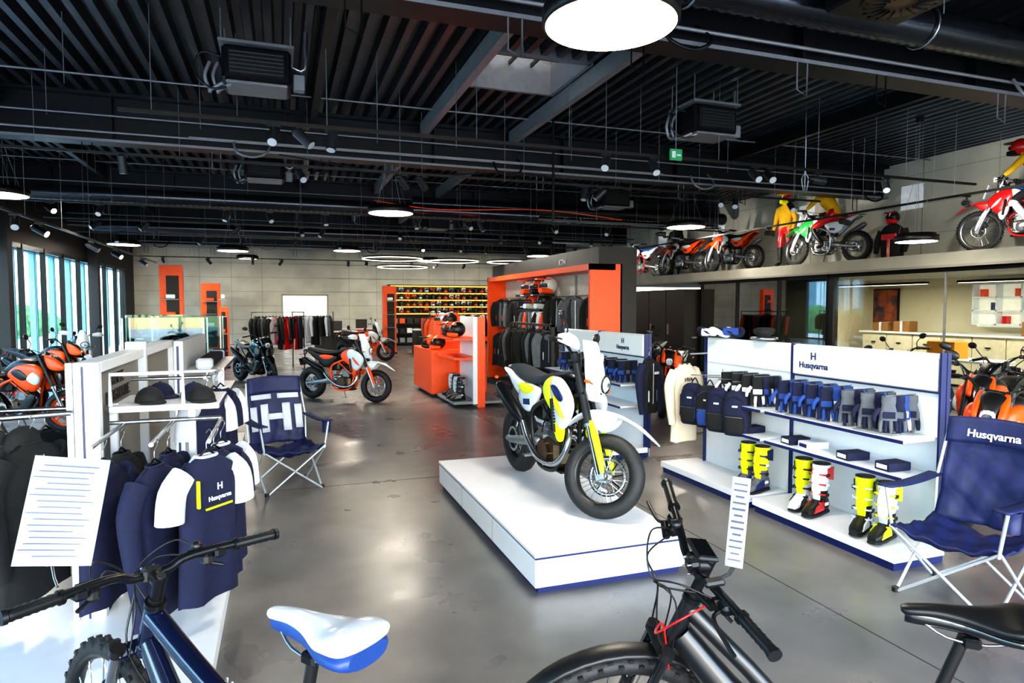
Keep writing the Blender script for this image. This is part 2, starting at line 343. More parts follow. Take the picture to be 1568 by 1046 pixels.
SPE=mat('spot_face','fff0d0',.4,nz=0,em=14);SPB=mat('spot_body','3a3d42',.4,.5)
def spot(m,p,d,on=False,e=0,cone=60,col=(1,.92,.8)):
    p=V(p);d=V(d).normalized();q=p+V((0,0,-.12));m.cyl(p,q,.015,BLK,n=6);m.box(p-V((0,0,.01)),(.14,.03,.03),BLK)
    m.cyl(q-d*.1,q+d*.12,.055,SPB if not on else DRK);m.cyl(q+d*.105,q+d*.124,.048,SPE if on else LNS)
    m.ell(q-d*.1,(.054,.054,.03),SPB,n=10,m=5)
    if e:
        l=bpy.data.lights.new('spot_light','SPOT');l.energy=e;l.spot_size=rad(cone);l.spot_blend=.7;l.shadow_soft_size=.05;l.color=col
        lo=bpy.data.objects.new('spot_light',l);S.collection.objects.link(lo);lo.location=q+d*.14;lo.rotation_euler=d.to_track_quat('-Z','Y').to_euler();return lo
def track(name,y,z,xa,xb,sp,axis='x'):
    m=M();ls=[]
    if axis=='x': m.bb((xa,y-.018,z),(xb,y+.018,z+.035),BLK);f=lambda t:(t,y,z)
    else: m.bb((y-.018,xa,z),(y+.018,xb,z+.035),BLK);f=lambda t:(y,t,z)
    t=xa+.3
    while t<xb: p=V(f(t));m.tube([p,(p.x,p.y,4.82)],.004,LGR,4);t+=1.7
    for q in sp:
        t,tg,on=q[:3];p=V(f(t));d=V(tg) if len(q)<4 else V(tg)-p
        r=spot(m,p,d,on,q[3] if len(q)>3 else 0,q[4] if len(q)>4 else 60)
        if r: ls.append(r)
    o=m.obj(name)
    for r in ls: r.parent=o
rs=lambda *X:[(x,(R_(-1,1),R_(-1,1),-.8),0) for x in X]
track('track_light_rail',7.5,3.74,-1.5,10.5,[(-.05,(-.6,4.6,.6),0,80),(.25,(.7,-.3,-.7),0),(.55,(.1,6.6,.6),0,40),(3.9,(2.1,5,.8),0,80),(4.6,(4.3,5,.7),0,40),(6.2,(5.9,4,.8),0,120),(6.45,(-.2,-.8,-.6),0),(7.3,(11.5,7.2,3.4),0,70),(8.6,(6.5,5,.6),0,80)])
track('track_light_rail',2.2,3.9,-2,8,[(2.6,(4.3,4.3,.8),0,55,70),(1.0,(2.1,4.6,.8),0,60,60),(-.8,(-.6,3.8,.6),0,15),(4.5,(3.8,3.0,.5),0,30)])  # unseen rail above the view, its spots added to brighten the near displays
track('track_light_rail',10.2,3.85,-5,10,rs(-4,-3.7,-2,.3,1.8,2.1,4.9,5.2,7.7,8.0,9.3))
track('track_light_rail',14.3,3.74,-5,10.8,[(-4,(.8,-.7,-.6),1),(-3.2,(-3.7,11.2,.7),0,120),(-1,(-2,13.4,1),0,80),(-.2,(.3,-.6,-.7),0),(.9,(1.1,12.9,.5),0,140),(2.8,(3.3,13.3,1),0,140),(4.0,(5.1,11,1.4),0,210),(4.3,(5.1,13.5,1.4),0,210),(6.1,(6.3,9.6,.5),0,60),(7.5,(-.6,-.6,-.7),0),(9,(11.8,12.5,3.5),0,110)])
track('track_light_rail',17.4,3.8,-5,10,rs(-4,-3,-1,.5,1,3,4.4,5.8,7,8.6))
track('track_light_rail',19.4,3.7,-5,9.6,[(x,(x+R_(-1,1),19.4+R_(-2,2),.8),x in(-2,6,4),80) for x in(-4,-1,1.6,4,6,9)]+rs(-2,.4,2.6,5.2,7.3,8.2))
track('track_light_rail',26.5,3.6,-5,11.5,[(x,(x,31,1.8),0,190,80) for x in(-4,-1,2.5,5,7.2,9.5)]+rs(-2.5,0,3.2,6))
track('track_light_rail',-3.5,3.1,6,22,[(8.6,(.8,-.9,-.2),1),(9.2,(1,0,-.7),0),(11,(-2.7,8,.6),0,60),(12,(1,-.3,-.6),1),(15,(1,0,-.6),0),(17,(1,-.5,-.6),1),(20,(1,-.5,-.6),0)],'y')
track('track_light_rail',9.9,3.5,2,20.5,[(4,(12.4,5.5,3.7),0,90,80),(7.2,(12.4,8.5,3.6),0,90,80),(9.5,(1,.2,-.1),0),(11.5,(12.4,12.5,3.6),0,90,80),(15.2,(12.4,16,3.6),1,90,80),(19,(12.4,19,3.6),0,80,80)],'y')  # lit spots on this rail are added to brighten the mezzanine wall
m=M();DUC=mat('black_duct','4a4e56',.22,.9)
def duct(P,r):
    P=[V(p) for p in P];L=(P[1]-P[0]).length;n=int(L/.06);pts=[];rs=[]
    for i in range(n+1): pts.append(P[0].lerp(P[1],i/n));rs.append(r*(1.05 if i%2 else .95))
    m.tube(pts,rs,DUC,18)
duct([(2.9,4.72,4.46),(12.4,4.72,4.46)],.17);duct([(7.0,4.3,4.5),(7.0,-2,4.5)],.14)
duct([(-5,15.2,4.05),(6,15.2,4.05)],.15);duct([(3,15.8,4.3),(12,15.8,4.3)],.16);duct([(-5,21.4,4.1),(9,21.4,4.1)],.15)
for x in(3.2,5.8,8.4,11): m.tube([(x,4.72+.19*cos(a*pi/8),4.46+.19*sin(a*pi/8)) for a in range(16)],.012,STL,5,closed=True);m.cyl((x,4.72,4.6),(x,4.72,4.85),.006,LGR)
m.obj('ventilation_duct')
m=M();x,y=4.75,4.05
m.box((x,y,4.38),(.8,.8,.22),DRK,.02);m.lathe([(.3,-.12),(.24,-.15),(.08,-.13)],BRZ,(x,y,4.38))
for k in range(18):
    a=k*pi/9;m.box((x+.2*cos(a),y+.2*sin(a),4.24),(.16,.012,.03),DRK,R=(0,0,a))
m.cyl((x,y,4.49),(x,y,4.85),.02,DRK);m.obj('ceiling_diffuser')
def unit(x,y,z):
    m=M();m.box((0,0,0),(.68,.55,.36),DRK,.03);m.box((0,-.29,0),(.56,.03,.26),BLK,.01);m.box((0,-.05,-.19),(.6,.45,.03),LGR,.01)
    for k in range(6): m.box((0,-.31,-.1+k*.04),(.52,.02,.01),DRK,R=(.4,0,0))
    m.box((0,0,.21),(.74,.6,.03),LGR)
    for a in(-.34,.34):
        for b in(-.26,.26): m.cyl((a,b,.2),(a,b,ZC-z),.008,LGR,n=6)
    for sx in(-.40,-.48): m.tube([(sx,.1,.1),(sx-.05,.1,-.05),(sx,.1,-.2),(sx+.02,-.1,-.25),(sx+.15,-.2,-.2)],.02,LGR,8,4)
    m.tube([(.36,0,.1),(.48,0,.1),(.5,0,.5)],.025,STL,8,3);m.tube([(-.36,-.1,.1),(-.55,-.1,.12),(-.6,-.1,-.1),(-.45,-.15,-.25),(-.3,-.2,-.24)],.012,BLK,6,4);m.box((.42,-.1,-.1),(.12,.14,.16),GPL,.01)
    m.obj('ceiling_heater_unit',(x,y,z))
unit(-.2,7.7,4.32);unit(5.5,7.7,4.3);unit(-.25,13,4.3);unit(7,13.2,4.2);unit(4.2,18.5,4.2)
m=M()
for i in range(5):
    y=BY[i+1]
    m.tube([(X0,y-.22,4.5),(X1,y-.22,4.5)],.014,LGR,6);m.tube([(X0,y+.9,4.74),(X1,y+.9,4.74)],.02,BLK,6);m.tube([(X0,y-1.1,4.78),(X1,y-1.1,4.78)],.014,LGR,6)
    for k in range(13):
        x=X0+.8+k*1.35+R_(-.3,.3);m.tube([(x,y-.25,4.1),(x,y-.25,3.85),(x+.12,y-.25,3.8),(x+.12,y-.25,4.1)],.008,LGR if k%2 else DRK,5)
        m.cyl((x,y-1.7,4.85),(x,y-1.7,3.5+R_(0,.6)),.004,LGR,n=4);m.cyl((x+.5,y-2.9,4.85),(x+.5,y-2.9,3.6+R_(0,.8)),.004,LGR,n=4)
        if k%3==0: m.tube([(x+.3,y-.2,4.3),(x+.35,y-.3,4.1),(x+.6,y-.3,4.05),(x+.8,y-.25,4.2),(x+.8,y+.4,4.7)],.018,LGR if k%2 else DRK,7,4)
m.tube([(0,10.7,4.12),(2.,10.7,3.95),(4,10.7,4.1),(6,10.7,3.9),(8,10.7,4.1)],.012,DRK,5,5)
m.tube([(1.8,13.5,3.95),(3.2,13.6,3.85),(5.5,13.6,3.95),(7.5,13.6,3.82)],.012,ORG,5,6)
m.tube([(-1.1,9.5,4.0),(6,9.5,4.0)],.012,LGR,6);m.tube([(3.9,9.2,4.85),(3.9,9.2,3.1)],.02,DRK,6)
m.obj('ceiling_conduits')
m=M();m.tube([(-.67,4.6,4.9),(-.67,4.6,4.2),(-.66,4.6,3.98)],.005,WCL,5)
m.tube([(-.67+.075*cos(a*pi/9),4.6,3.9+.075*sin(a*pi/9)) for a in range(18)],.011,WCL,6,closed=True);m.obj('hanging_cable_loop')
m=M()
for k in range(7): m.tube([(8.3,8.8,4.85),(8.3,8.8,4.1),(8.3+.06*cos(k),8.8+.06*sin(k),3.95),(8.3+.04*cos(k+.6),8.8,3.75)],.006,WCL,4,3)
m.obj('hanging_cable_loop')
m=M();m.bb((4.72,7.3,3.68),(4.89,7.33,3.82),mat('exit_sign_green','1f7a4d',.4,em=.5));m.bb((4.74,7.295,3.71),(4.79,7.3,3.79),WHT);m.bb((4.81,7.295,3.735),(4.87,7.3,3.755),WHT);m.cyl((4.8,7.31,3.82),(4.8,7.31,4.85),.006,LGR);m.obj('exit_sign')
# ================================================================ VEHICLES
def wheel(m,c,R,tw,rimm,spokes='wire',ns=36,knob=0,hub=STL):
    c=V(c);Rc=R-tw/2
    pr=[(Rc+(tw/2)*cos(a)*1.0,(tw/2)*sin(a)) for a in[i*2*pi/12 for i in range(12)]]
    m.lathe([(max(r,R-tw*.86),h) for r,h in pr],RUB,c,'y',48,closed=True)
    ri=R-tw*.8
    m.lathe([(ri,-tw*.36),(ri+.008,-tw*.36),(ri+.004,0),(ri+.008,tw*.36),(ri,tw*.36),(ri-.016,tw*.2),(ri-.02,0),(ri-.016,-tw*.2)],rimm,c,'y',48,closed=True)
    m.cyl(c+V((0,-.06,0)),c+V((0,.06,0)),.032,hub,n=14);m.cyl(c+V((0,-.052,0)),c+V((0,-.042,0)),.05,hub,n=16);m.cyl(c+V((0,.042,0)),c+V((0,.052,0)),.05,hub,n=16)
    m.cyl(c+V((0,-.12,0)),c+V((0,.12,0)),.012,STL,n=8)
    if spokes=='wire':
        for i in range(ns):
            a=2*pi*i/ns;sd=.045 if i%2 else -.045;b=a+(.45 if (i//2)%2 else -.45)
            m.tube([c+V((.046*cos(b),sd,.046*sin(b))),c+V(((ri-.015)*cos(a),sd*.15,(ri-.015)*sin(a)))],.0024,STL,4,cap=False)
    else:
        for i in range(5):
            for d in(-.16,.16):
                a=2*pi*i/5;m.tube([c+V((.03*cos(a),0,.03*sin(a))),c+V(((ri-.01)*cos(a+d),0,(ri-.01)*sin(a+d)))],.013,rimm,6)
    if knob:
        for i in range(knob):
            a=2*pi*i/knob
            for w,rr in((-.4,.955),(.0,1.0),(.4,.955)) if i%2 else ((-.2,.99),(.2,.99)):
                R0=Matrix.Rotation(-a,4,'Y');m.box(c+R0@V((R*rr,w*tw,0)),(.014,tw*.22,.5*2*pi*R/knob),RUB,R=R0)
def brake(m,c,r,y):
    c=V(c)+V((0,y,0));m.lathe([(r,-.002),(r,.002),(r*.78,.002),(r*.78,-.002)],STL,c,'y',32,closed=True)
    for i in range(8):
        a=i*pi/4;m.tube([c+V((.03*cos(a),0,.03*sin(a))),c+V((r*.8*cos(a+.3),0,r*.8*sin(a+.3)))],.005,DRK,4)
def moto(name,body,acc,seat,frame,rim,style='sm',steer=0,fork=BLK,side=None,stand=True):
    m=M();mx=style=='mx';nk=style=='nk';side=side or body;up=.05 if style=='sm' else 0
    Rf,Rr=(.35,.33) if mx else (.31,.315);wf,wr=(.09,.12) if mx else (.12,.16)
    kn=(44 if mx else 0)
    wheel(m,(-.74,0,Rr),Rr,wr,rim,'wire' if not nk else 'cast',36,kn);brake(m,(-.74,0,Rr),.115,-.075)
    m.lathe([(.105,-.003),(.105,.003),(.04,.003),(.04,-.003)],STL if not nk else ORG,(-.74,.085,Rr),'y',28,closed=True)
    ch=[(-.74+.11*cos(a),.085,Rr+.11*sin(a)) for a in[pi/2+i*pi/6 for i in range(7)]]+[(-.13+.035*cos(a),.085,.42+.035*sin(a)) for a in[-pi/2+i*pi/4 for i in range(5)]]
    m.tube(ch,.009,STL,4,closed=True)
    for s in(-1,1):
        m.sup([(-.80,Rr,.012,.028,s*.105),(-.7,Rr+.005,.018,.034,s*.105),(-.4,Rr+.05,.022,.045,s*.1),(-.18,.42,.025,.055,s*.09)],ALU if not nk else frame,10)
    m.box((-.3,0,.40),(.12,.18,.07),ALU,.01);m.box((-.80,.0,Rr),(.03,.25,.03),STL,.005)
    for i in range(9):
        t=i/9;m.tube([(-.2+.1*t,.038*cos(a*pi/5),.46+.28*t+.038*sin(a*pi/5)*.3+.003*a) for a in range(10)],.007,WPL if mx or style=='sm' else ORG,5,closed=True)
    m.cyl((-.2,0,.42),(-.09,0,.76),.02,STL)
    m.box((.04,0,.36),(.36,.22,.22),BRZ if not mx else ALU,.035);m.box((-.1,0,.43),(.2,.2,.16),ALU,.03)
    for s in(-1,1):
        m.lathe([(.0,.032),(.06,.032),(.085,.02),(.095,0)],BRZ if s<0 else ALU,(.06,s*.11,.36) if s>0 else (.03,-.142,.36),'y',22)
        m.lathe([(.0,.03*s),(.035,.03*s),(.045,0)],ALU,(-.1,s*.115,.42),'y',14)
        for i in range(6):
            a=i*pi/3;m.cyl((.05+.085*cos(a),s*.11,.36+.085*sin(a)),(.05+.085*cos(a),s*.14,.36+.085*sin(a)),.008,STL,n=6)
    T0=m.T;m.T=T0@Matrix.Translation((.1,0,.45))@Matrix.Rotation(rad(12),4,'Y')
    m.box((0,0,.07),(.13,.14,.16),ALU,.012)
    for i in range(6): m.box((0,0,.03+i*.025),(.17,.17,.008),ALU)
    m.box((0,0,.21),(.17,.18,.12),DRK,.02);m.box((0,0,.285),(.15,.17,.04),DRK if not mx else ALU,.015);m.T=T0
    m.cyl((.22,.07,.40),(.22,-.07,.40),.035,DRK)
    m.box((.08,0,.225),(.34,.16,.03),DRK,.01);m.box((-.16,0,.68),(.22,.16,.2),BLK,.03);m.tube([(.0,.0,.66),(-.1,0,.68)],.045,BLK,10)
    m.tube([(.02,.09,.62),(.12,.12,.70),(.25,.1,.74)],.012,BLK,7,4);m.tube([(-.05,-.1,.5),(.05,-.12,.62),(.2,-.1,.8)],.007,DRK,6,4);m.tube([(.15,.1,.3),(.28,.11,.42),(.3,.13,.58)],.014,BLK,7,4)
    for s in(-1,1):
        m.tube([(.40,s*.03,.92),(.22,s*.11,.84),(-.05,s*.125,.74),(-.18,s*.125,.66),(-.2,s*.12,.5),(-.17,s*.1,.3)],.02,frame,8,4)
        m.tube([(.42,s*.02,.84),(.31,s*.06,.6),(.26,s*.08,.34),(.15,s*.1,.225),(-.1,s*.1,.22),(-.17,s*.1,.32)],.018,frame,8,4)
        m.tube([(-.14,s*.1,.76),(-.5,s*.09,.86),(-.82,s*.06,.95)],.013,frame,7,3)
        m.tube([(-.2,s*.11,.56),(-.45,s*.09,.74),(-.62,s*.08,.87)],.012,frame,7,3)
        m.tube([(.22,s*.11,.84),(.30,s*.07,.62)],.012,frame,7);m.tube([(-.02,s*.12,.75),(.28,s*.09,.5)],.012,frame,7)
        m.cyl((-.12,s*.13,.30),(-.11,s*.23,.30),.012,STL,n=6);m.box((-.11,s*.2,.305),(.05,.08,.016),STL)
        m.tube([(.05,s*.15,.27),(.12,s*.17,.27),(.2,s*.16,.3)],.008,STL,5)
    m.cyl((.44,0,.82),(.375,0,.97),.036,frame)
    for s in(-1,1):
        m.box((.30,s*.13,.70),(.035,.11,.26),DRK,.006,R=(0,-.15,0))
        for i in range(10): m.box((.32-.0,s*.13,.59+i*.024),(.02,.1,.006),STL,R=(0,-.15,0))
        m.tube([(.3,s*.12,.57),(.25,s*.1,.5),(.15,s*.06,.55)],.014,BLK,7,3)
    m.tube([(.2,-.03,.62),(.34,-.05,.56),(.36,-.09,.42),(.24,-.13,.3),(.0,-.16,.3),(-.22,-.16,.42),(-.36,-.15,.56)],.024,STL if not nk else DRK,10,5)
    m.tube([(-.34,-.155,.55),(-.4,-.17,.6),(-.72,-.18,.77),(-.80,-.18,.81)],[.03,.058,.062,.045],DRK if not mx else ALU,14);m.cyl((-.78,-.18,.80),(-.83,-.18,.825),.03,STL)
    if nk:
        m.sup([(.40,.95,.05,.04),(.34,.95,.13,.09),(.2,.95,.17,.12),(.02,.91,.16,.12),(-.12,.86,.1,.08)],body,18,k=3)
        for s in(-1,1):
            m.pl([(.50,.86),(.42,.98),(.15,.98),(-.02,.86),(.05,.76),(.28,.60),(.42,.64)],s*.11,s*.20,acc)
            m.pl([(.44,.70),(.50,.80),(.40,.88),(.3,.78)],s*.17,s*.215,WPL if body!=GLOS else GPL)
            m.pl([(.22,.76),(.34,.80),(.2,.92),(.06,.88)],s*.17,s*.212,BLK)
            m.pl([(.36,.50),(.30,.58),(.12,.40),(.04,.24),(.2,.22)],s*.10,s*.15,body)
        m.sup([(-.06,.84,.09,.03),(-.2,.82,.15,.045),(-.38,.83,.14,.04),(-.42,.85,.12,.04)],seat,14)
        m.sup([(-.4,.87,.11,.045),(-.6,.93,.10,.04),(-.78,.98,.05,.02)],seat,14)
        for s in(-1,1): m.pl([(-.3,.84),(-.42,.78),(-.7,.90),(-.92,1.0),(-.78,.99),(-.5,.93)],s*.07,s*.12,body if body!=GLOS else GPL)
    else:
        m.sup([(.40,.93,.05,.05),(.3,.93,.10,.085),(.12,.91,.11,.09),(-.04,.86,.1,.07)],DRK,16,k=2)
        m.sup([(.26,1.005,.05,.02),(.16,.995,.085,.028),(0,.955,.10,.038),(-.16,.922,.12,.042),(-.38,.92,.12,.042),(-.6,.955,.11,.036),(-.78,.99,.08,.022)],seat,18,3,k=3)
        for s in(-1,1):
            fl=lambda x,z,s=s:s*(.05*max(0,(x-.2))*1.2+.0)
            m.pl([(.545,.74),(.565,.82),(.50,.91),(.36,.985),(.22,.99),(.18,.90),(.24,.78),(.30,.66),(.38,.60),(.46,.64)],s*.10,s*.165,body,fn=fl)
            m.pl([(.22,.985),(.12,.97),(.04,.90),(.06,.82),(.14,.75),(.24,.70),(.27,.76),(.20,.86)],s*.095,s*.155,acc)
            m.pl([(.40,.62),(.33,.68),(.25,.72),(.26,.62),(.33,.50),(.38,.52)],s*.115,s*.165,acc)
            m.pl([(.50,.70),(.42,.80),(.34,.86),(.40,.76)],s*.165,s*.205,acc)
            m.pl([(-.06,.86),(-.10,.76),(-.20,.66),(-.34,.64),(-.48,.72),(-.44,.84),(-.30,.885)],s*.10,s*.15,side)
            m.pl([(-.38,.87),(-.44,.76),(-.58,.80),(-.74,.92),(-.86,.975),(-.74,.97),(-.56,.92)],s*.095,s*.135,side)
            m.pl([(-.12,.86),(-.22,.80),(-.36,.80),(-.46,.86),(-.32,.885)],s*.135,s*.158,acc)
            m.box((-.26,s*.152,.73),(.13,.004,.05),NVY if acc==YEL else BLK,R=(0,-.1,0))
            if acc==YEL: m.pl([(.48,.86),(.36,.93),(.28,.93),(.36,.86),(.44,.82)],s*.165,s*.196,NVY)
    m.sup([(-.62,.96,.09,.018),(-.75,.99,.08,.018),(-.88,.985,.065,.012),(-.93,.97,.045,.006)],body if not nk else BLK,14,k=2)
    if not mx:
        m.tube([(-.84,0,.965),(-.92,0,.85),(-.97,0,.74)],.014,BLK,6);m.box((-.98,0,.72),(.012,.18,.14),BLK,.004,R=(0,-.3,0));m.box((-.90,0,.935),(.03,.12,.03),RED,.008)
        for s in(-1,1): m.cyl((-.89,s*.04,.88),(-.89,s*.16,.88),.006,BLK,n=5);m.ell((-.89,s*.18,.88),(.03,.018,.014),ORG,n=8,m=5)
    if stand: m.tube([(-.1,.12,.26),(-.16,.24,.12),(-.2,.33,.012)],.012,STL,7);m.box((-.21,.335,.01),(.07,.04,.016),STL)
    T0=m.T;m.T=T0@about((.44,0,.82),(-.42,0,.9),rad(steer))
    ax=V((.74,0,Rf));dr=V((-.42,0,.907))
    wheel(m,ax,Rf,wf,rim,'wire' if not nk else 'cast',36,kn);brake(m,ax,.15 if not mx else .12,.075)
    m.box(ax+V((-.1,.085,.1)),(.07,.04,.1),DRK,.01,R=(0,.6,0))
    def L(t,y): return ax+dr*t+V((0,y,0))
    for s in(-1,1):
        y=s*.105
        m.cyl(L(-.0,y),L(.42,y),.025,CHR if not mx else ALU);m.cyl(L(.36,y),L(.88+up,y),.031,fork);m.box(L(.0,y),(.07,.035,.09),ALU,.01,R=(0,-.43,0))
        m.cyl(L(.36,y),L(.38,y),.035,STL)
        if not nk: m.tube([L(.02,y)+V((.035,s*.01,0)),L(.12,y)+V((.04,s*.01,0)),L(.30,y)+V((.035,s*.01,0)),L(.40,y)+V((.02,0,0))],[.016,.030,.034,.024],acc,10,3,sc=(1,.8))
    for t in(.60,.80+up): m.box(L(t,0)+V((-.02,0,0)),(.09,.27,.035),DRK if nk or not mx else ALU,.01,R=(0,-.43,0))
    if nk:
        m.sup([(.52,Rf+.30,.06,.01),(.62,Rf+.35,.075,.02),(.76,Rf+.35,.075,.02),(.9,Rf+.29,.06,.015),(.98,Rf+.2,.03,.008)],body,12,k=2)
    else:
        zf=Rf+.40+(.03 if mx else .0)
        m.sup([(.38,zf-.09,.03,.006),(.46,zf-.01,.07,.01),(.58,zf+.045,.09,.014),(.74,zf+.05,.092,.016),(.90,zf+.01,.075,.014),(1.03,zf-.06,.05,.01),(1.10,zf-.105,.02,.005)],body,14,3,k=3)
        for s in(-1,1): m.pl([(.54,zf+.03),(.60,zf-.08),(.70,zf-.07),(.78,zf+.03),(.66,zf+.05)],s*.06,s*.09,body)
    if mx:
        m.box((.62,0,1.0),(.02,.22,.24),WPL,.008,R=(0,-.35,0));m.box((.634,0,1.0),(.004,.06,.16),BLK,R=(0,-.35,0))
    elif nk:
        m.sup([(.44,1.0,.10,.10),(.54,.99,.12,.12),(.64,.94,.09,.1),(.70,.90,.04,.05)],BLK,14,k=2);m.sup([(.63,.94,.075,.07),(.70,.92,.05,.05)],LNS,12)
        for s in(-1,1): m.pl([(.44,1.10),(.60,1.05),(.72,.92),(.62,.88),(.5,.92)],s*.07,s*.12,acc)
    else:
        rg=[];u=up-.02
        for z,w,x in((.80,.05,.60),(.85,.095,.605),(.91,.12,.60),(.97,.13,.585),(1.03,.122,.565),(1.10,.10,.54),(1.17,.08,.505),(1.23,.05,.475),(1.26,.025,.455)):
            z+=u;rg.append([(x-.008,-w*.6,z),(x+.01,-w*.25,z),(x+.016,0,z),(x+.01,w*.25,z),(x-.008,w*.6,z),(x-.045,w*.95,z),(x-.10,w*1.02,z),(x-.105,w*.85,z),(x-.05,w*.6,z),(x-.03,0,z),(x-.05,-w*.6,z),(x-.105,-w*.85,z),(x-.10,-w*1.02,z),(x-.045,-w*.95,z)])
        m.loft(rg,body)
        m.ell((.60,0,.945+u),(.035,.08,.062),LNS,n=16,m=8);m.ell((.602,0,.945+u),(.036,.055,.04),CHR,n=16,m=8);m.tube([(.612,.085*cos(a*pi/9),.945+u+.066*sin(a*pi/9)) for a in range(18)],.008,BLK,6,1,closed=True);m.box((.60,0,.865+u),(.02,.1,.02),BLK,.004);m.box((.47,0,1.12+u),(.04,.12,.07),BLK,.015,R=(0,-.5,0))
        for s in(-1,1): m.cyl((.55,s*.1,.92+u),(.55,s*.2,.92+u),.006,BLK,n=5);m.ell((.55,s*.22,.92+u),(.03,.018,.014),ORG,n=8,m=5)
    bx=.33-up*.4;zb=up
    m.tube([(bx-.06,-.39,1.15+zb),(bx-.02,-.22,1.17+zb),(bx+.03,-.1,1.10+zb),(bx+.03,.1,1.10+zb),(bx-.02,.22,1.17+zb),(bx-.06,.39,1.15+zb)],.012,DRK,8,4)
    m.box((bx+.02,0,1.07+zb),(.05,.12,.07),DRK,.01)
    if mx: m.tube([(bx+.0,-.16,1.15),(bx+.0,.16,1.15)],.022,acc,8)
    T1=m.T;m.T=T1@Matrix.Translation((0,0,zb))
    for s in(-1,1):
        m.cyl((bx-.065,s*.28,1.164),(bx-.065+.01,s*.41,1.148),.0185,BLK);m.cyl((bx-.065,s*.40,1.15),(bx-.063,s*.42,1.147),.021,BLK)
        m.box((bx-.03,s*.235,1.165),(.05,.05,.045),BLK,.01)
        m.tube([(bx-.0,s*.22,1.16),(bx+.03,s*.28,1.155),(bx+.02,s*.40,1.14)],.006,DRK,6,3)
        m.tube([(bx,s*.22,1.17),(bx+.1,s*.15,1.12),(bx+.12,s*.08,.95),(.44,s*.06,.8)],.005,BLK,5,5)
        if not nk:
            hp=[V((bx+.10,s*.19,1.15)),V((bx+.105,s*.28,1.16)),V((bx+.085,s*.37,1.165)),V((bx+.03,s*.43,1.155))]
            m.tube(hp,[.028,.048,.05,.026],WPL if style=='sm' else acc,10,4,sc=(.28,1))
            m.tube([(bx-.04,s*.43,1.148),(bx+.04,s*.44,1.15),(bx+.07,s*.36,1.15)],.008,BLK,6,3)
        if not mx:
            m.tube([(bx-.02,s*.24,1.17),(bx+.02,s*.27,1.25),(bx-.0,s*.33,1.32)],.006,BLK,6,3);m.ell((bx-.0,s*.36,1.34),(.016,.062,.042),BLK,R=(s*.2,0,0),n=14,m=8)
            m.ell((bx-.012,s*.36,1.34),(.008,.055,.036),CHR,R=(s*.2,0,0),n=14,m=6)
    m.T=T0
    return m.obj(name)
big=moto('supermoto_motorcycle',WPL,YEL,SEAT,BLK,BLK,'sm',42,side=WPL,stand=False)
big.location=(2.13,4.96,.26);big.rotation_euler=(0,0,rad(-87))
sm2=moto('supermoto_motorcycle',WPL,ORG,BLK,ORG,DRK,'sm',12,side=BLK);sm2.location=(1.1,12.9,0);sm2.rotation_euler=(0,0,rad(-42))
nkd=moto('naked_motorcycle',BLK,ORG,BLK,ORG,ORG,'nk',18);nkd.location=(5.95,3.85,0);nkd.rotation_euler=(0,0,rad(192))
nkb=moto('naked_motorcycle',GLOS,GLOS,BLK,DRK,DRK,'nk',-15);nkb.location=(-2.95,7.0,0);nkb.rotation_euler=(0,0,rad(-15))
cl=inst
cl(nkd,(6.3,9.6,0),225);cl(nkd,(7.2,4.9,0),200);cl(nkb,(5.9,5.35,0),188);cl(nkd,(-3.6,11.2,0),-25);cl(nkb,(-4.3,9.3,0),-10);cl(nkd,(-4.2,14.6,0),-30)
cl(nkb,(-.6,16.6,0),-60);cl(sm2,(-4.3,17,0),-70);cl(sm2,(2.6,22.3,0),-30);cl(nkb,(7.6,12.6,0),215);cl(nkb,(9.2,7.4,0),190);cl(nkb,(8.8,5.7,0),190)
mxg=moto('motocross_bike',GRN,WPL,RED,STL,STL,'mx',-10,fork=STL,side=WPL);mxg.location=(11.35,11.4,2.75);mxg.rotation_euler=(0,0,rad(100))
mxr=moto('motocross_bike',RED,WPL,BLU,RED,STL,'mx',10,fork=STL,side=WPL);mxr.location=(11.5,7.3,2.75);mxr.rotation_euler=(0,0,rad(98))
mxo=moto('motocross_bike',ORG,WPL,BLK,DRK,STL,'mx',-8,fork=STL);mxo.location=(11.45,17.0,2.75);mxo.rotation_euler=(0,0,rad(100))
cl(mxo,(11.45,14.7,2.75),98);cl(mxr,(11.4,19.2,2.75),100)
